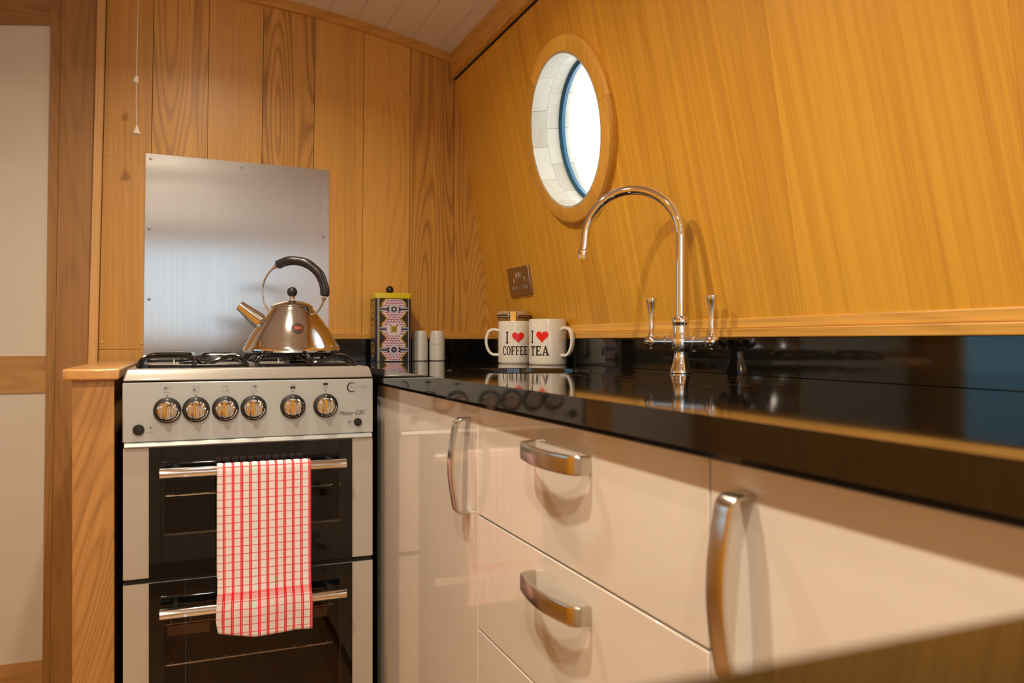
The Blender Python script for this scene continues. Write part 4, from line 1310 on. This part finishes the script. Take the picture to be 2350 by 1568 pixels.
# ================================================================== mugs
def strokes(word):
    """slab-serif letters as quads in a unit-high cell; returns list of (quads, width)"""
    def rect(x0, x1, y0, y1): return [(x0, y0), (x1, y0), (x1, y1), (x0, y1)]
    def arc(cx, cy, rx, ry, w, wy, a0, a1, n=14):
        q = []
        for k in range(n):
            t0 = math.radians(a0 + (a1 - a0) * k / n); t1 = math.radians(a0 + (a1 - a0) * (k + 1) / n)
            q.append([(cx + rx * math.cos(t0), cy + ry * math.sin(t0)), (cx + rx * math.cos(t1), cy + ry * math.sin(t1)),
                      (cx + (rx - w) * math.cos(t1), cy + (ry - wy) * math.sin(t1)), (cx + (rx - w) * math.cos(t0), cy + (ry - wy) * math.sin(t0))])
        return q
    S = 0.10
    L = {
        'I': ([rect(0.10, 0.30, 0, 1), rect(0, 0.40, 0, S), rect(0, 0.40, 1 - S, 1)], 0.40),
        'T': ([rect(0.28, 0.48, 0, 1), rect(0.16, 0.60, 0, S), rect(0, 0.76, 1 - S * 1.2, 1), rect(0, 0.10, 0.72, 1 - S), rect(0.66, 0.76, 0.72, 1 - S)], 0.76),
        'F': ([rect(0.08, 0.28, 0, 1), rect(0, 0.40, 0, S), rect(0, 0.66, 1 - S * 1.2, 1), rect(0.57, 0.66, 0.74, 1), rect(0.28, 0.50, 0.46, 0.56), rect(0.43, 0.50, 0.38, 0.64)], 0.68),
        'E': ([rect(0.08, 0.28, 0, 1), rect(0, 0.68, 0, S * 1.2), rect(0, 0.66, 1 - S * 1.2, 1), rect(0.57, 0.66, 0.74, 1), rect(0.59, 0.68, 0, 0.27), rect(0.28, 0.50, 0.46, 0.56), rect(0.43, 0.50, 0.38, 0.64)], 0.70),
        'C': (arc(0.38, 0.5, 0.38, 0.52, 0.20, 0.11, 48, 312) + [rect(0.58, 0.67, 0.68, 1.0), rect(0.60, 0.67, 0.02, 0.22)], 0.70),
        'O': (arc(0.38, 0.5, 0.38, 0.52, 0.20, 0.11, 0, 360, 24), 0.76),
        'A': ([[(0.10, 0), (0.22, 0), (0.46, 0.98), (0.38, 1.02)], [(0.58, 0), (0.80, 0), (0.50, 1.02), (0.36, 1.02)], rect(0.24, 0.62, 0.27, 0.37), rect(0, 0.32, 0, S), rect(0.50, 0.90, 0, S)], 0.92),
    }
    out, x = [], 0.0
    for ch_ in word:
        q, w = L[ch_]
        out += [[(x + p[0], p[1]) for p in poly] for poly in q]
        x += w + 0.07
    return out, x - 0.07

def mug(x, y, rad, h, word, cx_off, hdl_ang, label, wscale):
    t = empty('mug', (x, y, ZW), label=label, cat='mug')
    T = Matrix.Translation((x, y, ZW))
    bm = B()
    lathe(bm, [(0.0, 0.003), (rad - 0.007, 0.003), (rad - 0.006, 0.0005), (rad - 0.002, 0.0005), (rad - 0.0004, 0.003), (rad, 0.006), (rad, h - 0.003), (rad - 0.001, h), (rad - 0.003, h), (rad - 0.0042, h - 0.003), (rad - 0.0045, 0.014), (rad - 0.009, 0.008), (0, 0.007)], 80, T)
    body_ = obj('mug_body', bm, M['ceramic'], t)
    bm = B()
    hd_ = Vector((math.cos(hdl_ang), math.sin(hdl_ang), 0))
    zs = [(rad - 0.003, h * 0.775), (rad + 0.013, h * 0.805), (rad + 0.027, h * 0.745), (rad + 0.0335, h * 0.56), (rad + 0.030, h * 0.36), (rad + 0.018, h * 0.225), (rad - 0.003, h * 0.205)]
    pts = smooth_path([Vector((x, y, ZW)) + hd_ * a + Vector((0, 0, b)) for a, b in zs], 8)
    tube(bm, pts, 0.006, seg=20, flat=(0.0062, 0.0040), up=hd_.cross(Vector((0, 0, 1))))
    obj('mug_handle', bm, M['ceramic'], t)
    # print: facing angle toward the viewer
    ang0 = math.atan2(-y, -x)
    def mp(px, pz, out=0.00035):     # px metres along the surface from the facing line
        a = ang0 + (px + cx_off) / rad
        return (x + (rad + out) * math.cos(a), y + (rad + out) * math.sin(a), ZW + pz)
    def add(bm, poly, sc, ox, oz, n=4):
        p = [(ox + q[0] * sc[0], oz + q[1] * sc[1]) for q in poly]
        for k in range(n):
            t0, t1 = k / n, (k + 1) / n
            def L2(a, b, t): return (a[0] + (b[0] - a[0]) * t, a[1] + (b[1] - a[1]) * t)
            vs = [L2(p[0], p[1], t0), L2(p[0], p[1], t1), L2(p[3], p[2], t1), L2(p[3], p[2], t0)]
            try: bm.faces.new([bm.verts.new(mp(*q)) for q in vs])
            except ValueError: pass
    bm = B()
    qs, w = strokes(word)
    hl = 0.0245 * h / 0.118; sw = hl * wscale
    for q in qs: add(bm, q, (sw, hl), -w * sw / 2, h * 0.205)
    qi, wi = strokes('I')
    ix = -0.0225
    for q in qi: add(bm, q, (0.020, h * 0.275), ix - 0.004, h * 0.475)
    obj('lettering', bm, M['ink'], t, smooth=False)
    bm = B(); hc = []
    n = 48
    for k in range(n):
        a = 2 * PI * k / n
        hx = 16 * math.sin(a) ** 3; hy = 13 * math.cos(a) - 5 * math.cos(2 * a) - 2 * math.cos(3 * a) - math.cos(4 * a)
        hc.append((hx / 16, hy / 16))
    cx_h, cz_h, s_ = 0.0085, h * 0.625, 0.0168
    def hp(p, f): return mp(cx_h + p[0] * s_ * f, cz_h + p[1] * s_ * f * 1.0)
    ctr = bm.verts.new(hp((0, 0), 0)); rings = []
    for f in (0.25, 0.5, 0.75, 1.0): rings.append([bm.verts.new(hp(p, f)) for p in hc])
    for k in range(n): bm.faces.new((ctr, rings[0][k], rings[0][(k + 1) % n]))
    for a_, b_ in zip(rings, rings[1:]):
        for k in range(n): bm.faces.new((a_[k], a_[(k + 1) % n], b_[(k + 1) % n], b_[k]))
    obj('heart', bm, M['red'], t, smooth=False)
F_ = Vector((math.sin(YAW), math.cos(YAW), 0)); R_ = Vector((math.cos(YAW), -math.sin(YAW), 0))
def cam_xy(u, d): p = F_ * d + R_ * (u - 1175) / 1820.4 * d; return p.x, p.y
mx_, my_ = cam_xy(1182.5, 2.200)
mug(mx_, my_, 0.0475, 0.1165, 'COFFEE', -0.0005, math.atan2(-R_.y, -R_.x) + 0.10, 'white mug printed COFFEE under a red heart, beside the TEA mug', 0.66)
mx_, my_ = cam_xy(1257, 2.085)
mug(mx_, my_, 0.0495, 0.1190, 'TEA', -0.0235, math.atan2(R_.y, R_.x) - 0.75, 'white mug printed TEA under a red heart, overlapping the COFFEE mug', 0.92)

# ================================================================== tap
tp = empty('mixer_tap', (0.8736, 1.2773, ZW), label='chrome swan-neck mixer tap with two upright levers, behind the sink', cat='tap')
tb = Vector((0.8736, 1.2773, ZW))
TT = Matrix.Translation(tb)
bm = B()
lathe(bm, [(0.0, 0.0003), (0.0198, 0.0003), (0.0202, 0.002), (0.0192, 0.006), (0.0160, 0.016), (0.0134, 0.028), (0.0122, 0.038), (0.0128, 0.042), (0.0152, 0.0445), (0.0164, 0.050), (0.0172, 0.058), (0.0172, 0.066),
           (0.0160, 0.071), (0.0152, 0.090), (0.0152, 0.093), (0.0166, 0.095), (0.0170, 0.098), (0.0168, 0.104), (0.0150, 0.108), (0.0112, 0.1098), (0.0, 0.1098)], 48, TT)
tbody = obj('tap_body', bm, M['chrome'], tp)
sd_ = Vector((-0.72, 0.69, 0)).normalized()
RA = 0.0945
zc_ = 1.171 - ZW
pts = [tb + Vector((0, 0, 0.105)), tb + Vector((0, 0, 0.15)), tb + Vector((0, 0, 0.20)), tb + Vector((0, 0, zc_ - 0.01))]
for k in range(0, 31):
    a = PI - PI * 1.0 * k / 30
    pts.append(tb + sd_ * (RA + RA * math.cos(a)) + Vector((0, 0, zc_ + RA * math.sin(a))))
end = pts[-1]
pts.append(end + Vector((0, 0, -0.010)) + sd_ * 0.001)
tipd = Vector((0, 0, -1)) + sd_ * 0.10
pts.append(end + Vector((0, 0, -0.020)) + sd_ * 0.003)
bm = B(); tube(bm, pts, 0.0094, seg=28, up=sd_)
spout = obj('spout', bm, M['chrome'], tp)
bm = B()
p_ = pts[-1]
lathe(bm, [(0.0094, -0.002), (0.0112, 0.0), (0.0112, 0.005), (0.0098, 0.006), (0.0098, 0.008), (0.0112, 0.009), (0.0108, 0.016), (0.0085, 0.0165), (0, 0.0165)], 32, along(p_, p_ + tipd * 0.1))
obj('nozzle', bm, M['chrome'], spout)
bd = Vector((0.325, -0.945, 0)).normalized()
zb_ = 0.0607
for s_ in (-1, 1):
    bm = B(); q0 = tb + Vector((0, 0, zb_)) + bd * (s_ * 0.012)
    lathe(bm, [(0.0100, 0.0), (0.0100, 0.016), (0.0118, 0.018), (0.0118, 0.022), (0.0092, 0.024), (0.0092, 0.046), (0.0112, 0.048), (0.0125, 0.052), (0.0130, 0.060), (0.0120, 0.066), (0.0090, 0.069), (0.0060, 0.0705), (0, 0.071)], 32, along(q0, q0 + bd * s_))
    arm = obj('valve', bm, M['chrome'], tbody)
    q1 = tb + bd * (s_ * 0.070) + Vector((0, 0, zb_))
    bm = B()
    lathe(bm, [(0.0085, 0.004), (0.0085, 0.010), (0.0064, 0.014), (0.0054, 0.018), (0.0048, 0.045), (0.0058, 0.058), (0.0092, 0.076), (0.0106, 0.083), (0.0104, 0.085), (0.0, 0.0855)], 24, Matrix.Translation(q1))
    obj('lever', bm, M['chrome'], tp)
    for zz in (-0.0130, ):
        bm = B(); ball(bm, q1 + Vector((0, 0, zz)), 0.0035, 12); obj('valve_button', bm, M['chrome'], tp)

# ================================================================== double socket
so = empty('double_socket', on_wall(2.1535, 1.148, 0.0), label='dark metal double power socket on the oak wall above the jar', cat='socket')
SO = on_wall(2.1535, 1.148, 0.0)
def sw_(s, u, o): return SO + Vector((0, 1, 0)) * s + WU * u + WN * o
def splate(bm, s0, s1, u0, u1, o0, o1, mi=0):
    hexa(bm, [sw_(s0, u0, o0), sw_(s1, u0, o0), sw_(s1, u0, o1), sw_(s0, u0, o1), sw_(s0, u1, o0), sw_(s1, u1, o0), sw_(s1, u1, o1), sw_(s0, u1, o1)], mi)
bm = B(); splate(bm, -0.079, 0.079, -0.0425, 0.0425, 0.0002, 0.0075)
obj('faceplate', bm, M['socket_steel'], so, bevel=0.002)
hole = plain('socket_hole', (0.01, 0.01, 0.01), 0.4)
for c_ in (-0.038, 0.038):
    bm = B()
    splate(bm, c_ - 0.0025, c_ + 0.0025, 0.000, 0.010, 0.0074, 0.0078)
    for q in (-0.011, 0.011): splate(bm, c_ + q - 0.0035, c_ + q + 0.0035, -0.021, -0.014, 0.0074, 0.0078)
    obj('pin_holes', bm, hole, so, smooth=False)
    bm = B(); w = 0.0009
    for q in (-0.011, 0.011):
        s0, s1, a, b = c_ + q - 0.0052, c_ + q + 0.0052, -0.0228, -0.0122
        splate(bm, s0, s1, a, a + w, 0.0074, 0.0086); splate(bm, s0, s1, b - w, b, 0.0074, 0.0086)
        splate(bm, s0, s0 + w, a, b, 0.0074, 0.0086); splate(bm, s1 - w, s1, a, b, 0.0074, 0.0086)
    splate(bm, c_ - 0.0045, c_ - 0.0032, -0.001, 0.012, 0.0074, 0.0086)
    obj('pin_surround', bm, M['chrome'], so, smooth=False)
    s__ = 1 if c_ > 0 else -1
    bm = B(); splate(bm, s__ * 0.010 - 0.0055, s__ * 0.010 + 0.0055, 0.008, 0.027, 0.0074, 0.0105)
    obj('rocker_switch', bm, M['chrome'], so, bevel=0.001)
for c_ in (-0.072, 0.072):
    bm = B(); T = along(sw_(c_, 0, 0.0074), sw_(c_, 0, 0.02)); lathe(bm, [(0.0028, 0), (0.0024, 0.001), (0, 0.0012)], 12, T)
    obj('screw', bm, M['chrome'], so)

# ================================================================== pull cord
pc = empty('pull_cord', (-0.1190, 2.30, 1.515), label='thin white light-pull cord with a cone end, before the oak boards', cat='pull cord')
bm = B()
tube(bm, [(-0.1130, 2.30, ceil_z(-0.113) - 0.012), (-0.1165, 2.30, 1.80), (-0.1190, 2.30, 1.665)], 0.0012, seg=8)
tube(bm, smooth_path([(-0.1190, 2.30, 1.655), (-0.1196, 2.30, 1.60), (-0.1186, 2.30, 1.535)], 5), 0.0012, seg=8)
obj('cord', bm, M['cord'], pc)
bm = B(); lathe(bm, [(0, 0), (0.0040, 0), (0.0055, 0.004), (0.0055, 0.013), (0.0035, 0.018), (0, 0.018)], 16, Matrix.Translation((-0.1190, 2.30, 1.6485)))
ball(bm, (-0.1240, 2.297, 1.6545), 0.0035, 12)
obj('connector', bm, M['plastic_white'], pc)
bm = B(); lathe(bm, [(0, 0), (0.0095, 0), (0.0100, 0.0015), (0.0065, 0.010), (0.0035, 0.018), (0.0025, 0.022), (0, 0.022)], 24, Matrix.Translation((-0.1186, 2.30, 1.5145)))
obj('pull_end', bm, M['plastic_white'], pc)
bm = B(); lathe(bm, [(0.026, 0), (0.026, -0.010), (0.022, -0.016), (0, -0.016)], 28, Matrix.Translation((-0.113, 2.30, ceil_z(-0.113) - 0.0003)))
obj('ceiling_switch', bm, M['plastic_white'], pc)

# ================================================================== ceiling spotlights (above and behind the view)
def downlight(x, y, where, power=1.0):
    z = ceil_z(x)
    t = empty('ceiling_spotlight', (x, y, z), label='small round metal-rimmed spotlight in the white ceiling, ' + where, cat='ceiling light', group='spotlights along the ceiling')
    bm = B(); lathe(bm, [(0.0300, -0.0005), (0.0300, -0.006), (0.0360, -0.0075), (0.0400, -0.004), (0.0400, -0.0005), (0.0300, -0.0005)], 32, Matrix.Translation((x, y, z)), close=False)
    obj('rim', bm, M['chrome'], t)
    bm = B(); lathe(bm, [(0, -0.0190), (0.008, -0.0182), (0.0140, -0.0150), (0.0175, -0.0090), (0.0180, -0.0040), (0.0295, -0.0030), (0.0295, -0.0010), (0, -0.0010)], 32, Matrix.Translation((x, y, z)))
    obj('bulb', bm, M['lamp_glow'], t)
    ld = bpy.data.lights.new('spot_glow', 'AREA'); ld.shape = 'DISK'; ld.size = 0.055
    ld.spread = math.radians(150); ld.energy = LAMP_W * power; ld.color = LAMP_COL
    lo = bpy.data.objects.new('lamp_light', ld); COL.objects.link(lo)
    lo.parent = t; lo.location = (0, 0, -0.0215)
for x, y, w, p_ in ((0.06, 1.58, 'closest to the cooker', 0.75), (-0.14, 0.85, 'over the gangway beside the drawers', 1.0), (-0.14, 0.03, 'third from the cooker', 1.0), (-0.14, -0.76, 'fourth from the cooker', 0.9),
                 (-0.14, -1.50, 'second from the rear doors', 0.8), (-0.14, -2.20, 'nearest the rear doors', 0.8)):
    downlight(x, y, w, p_)
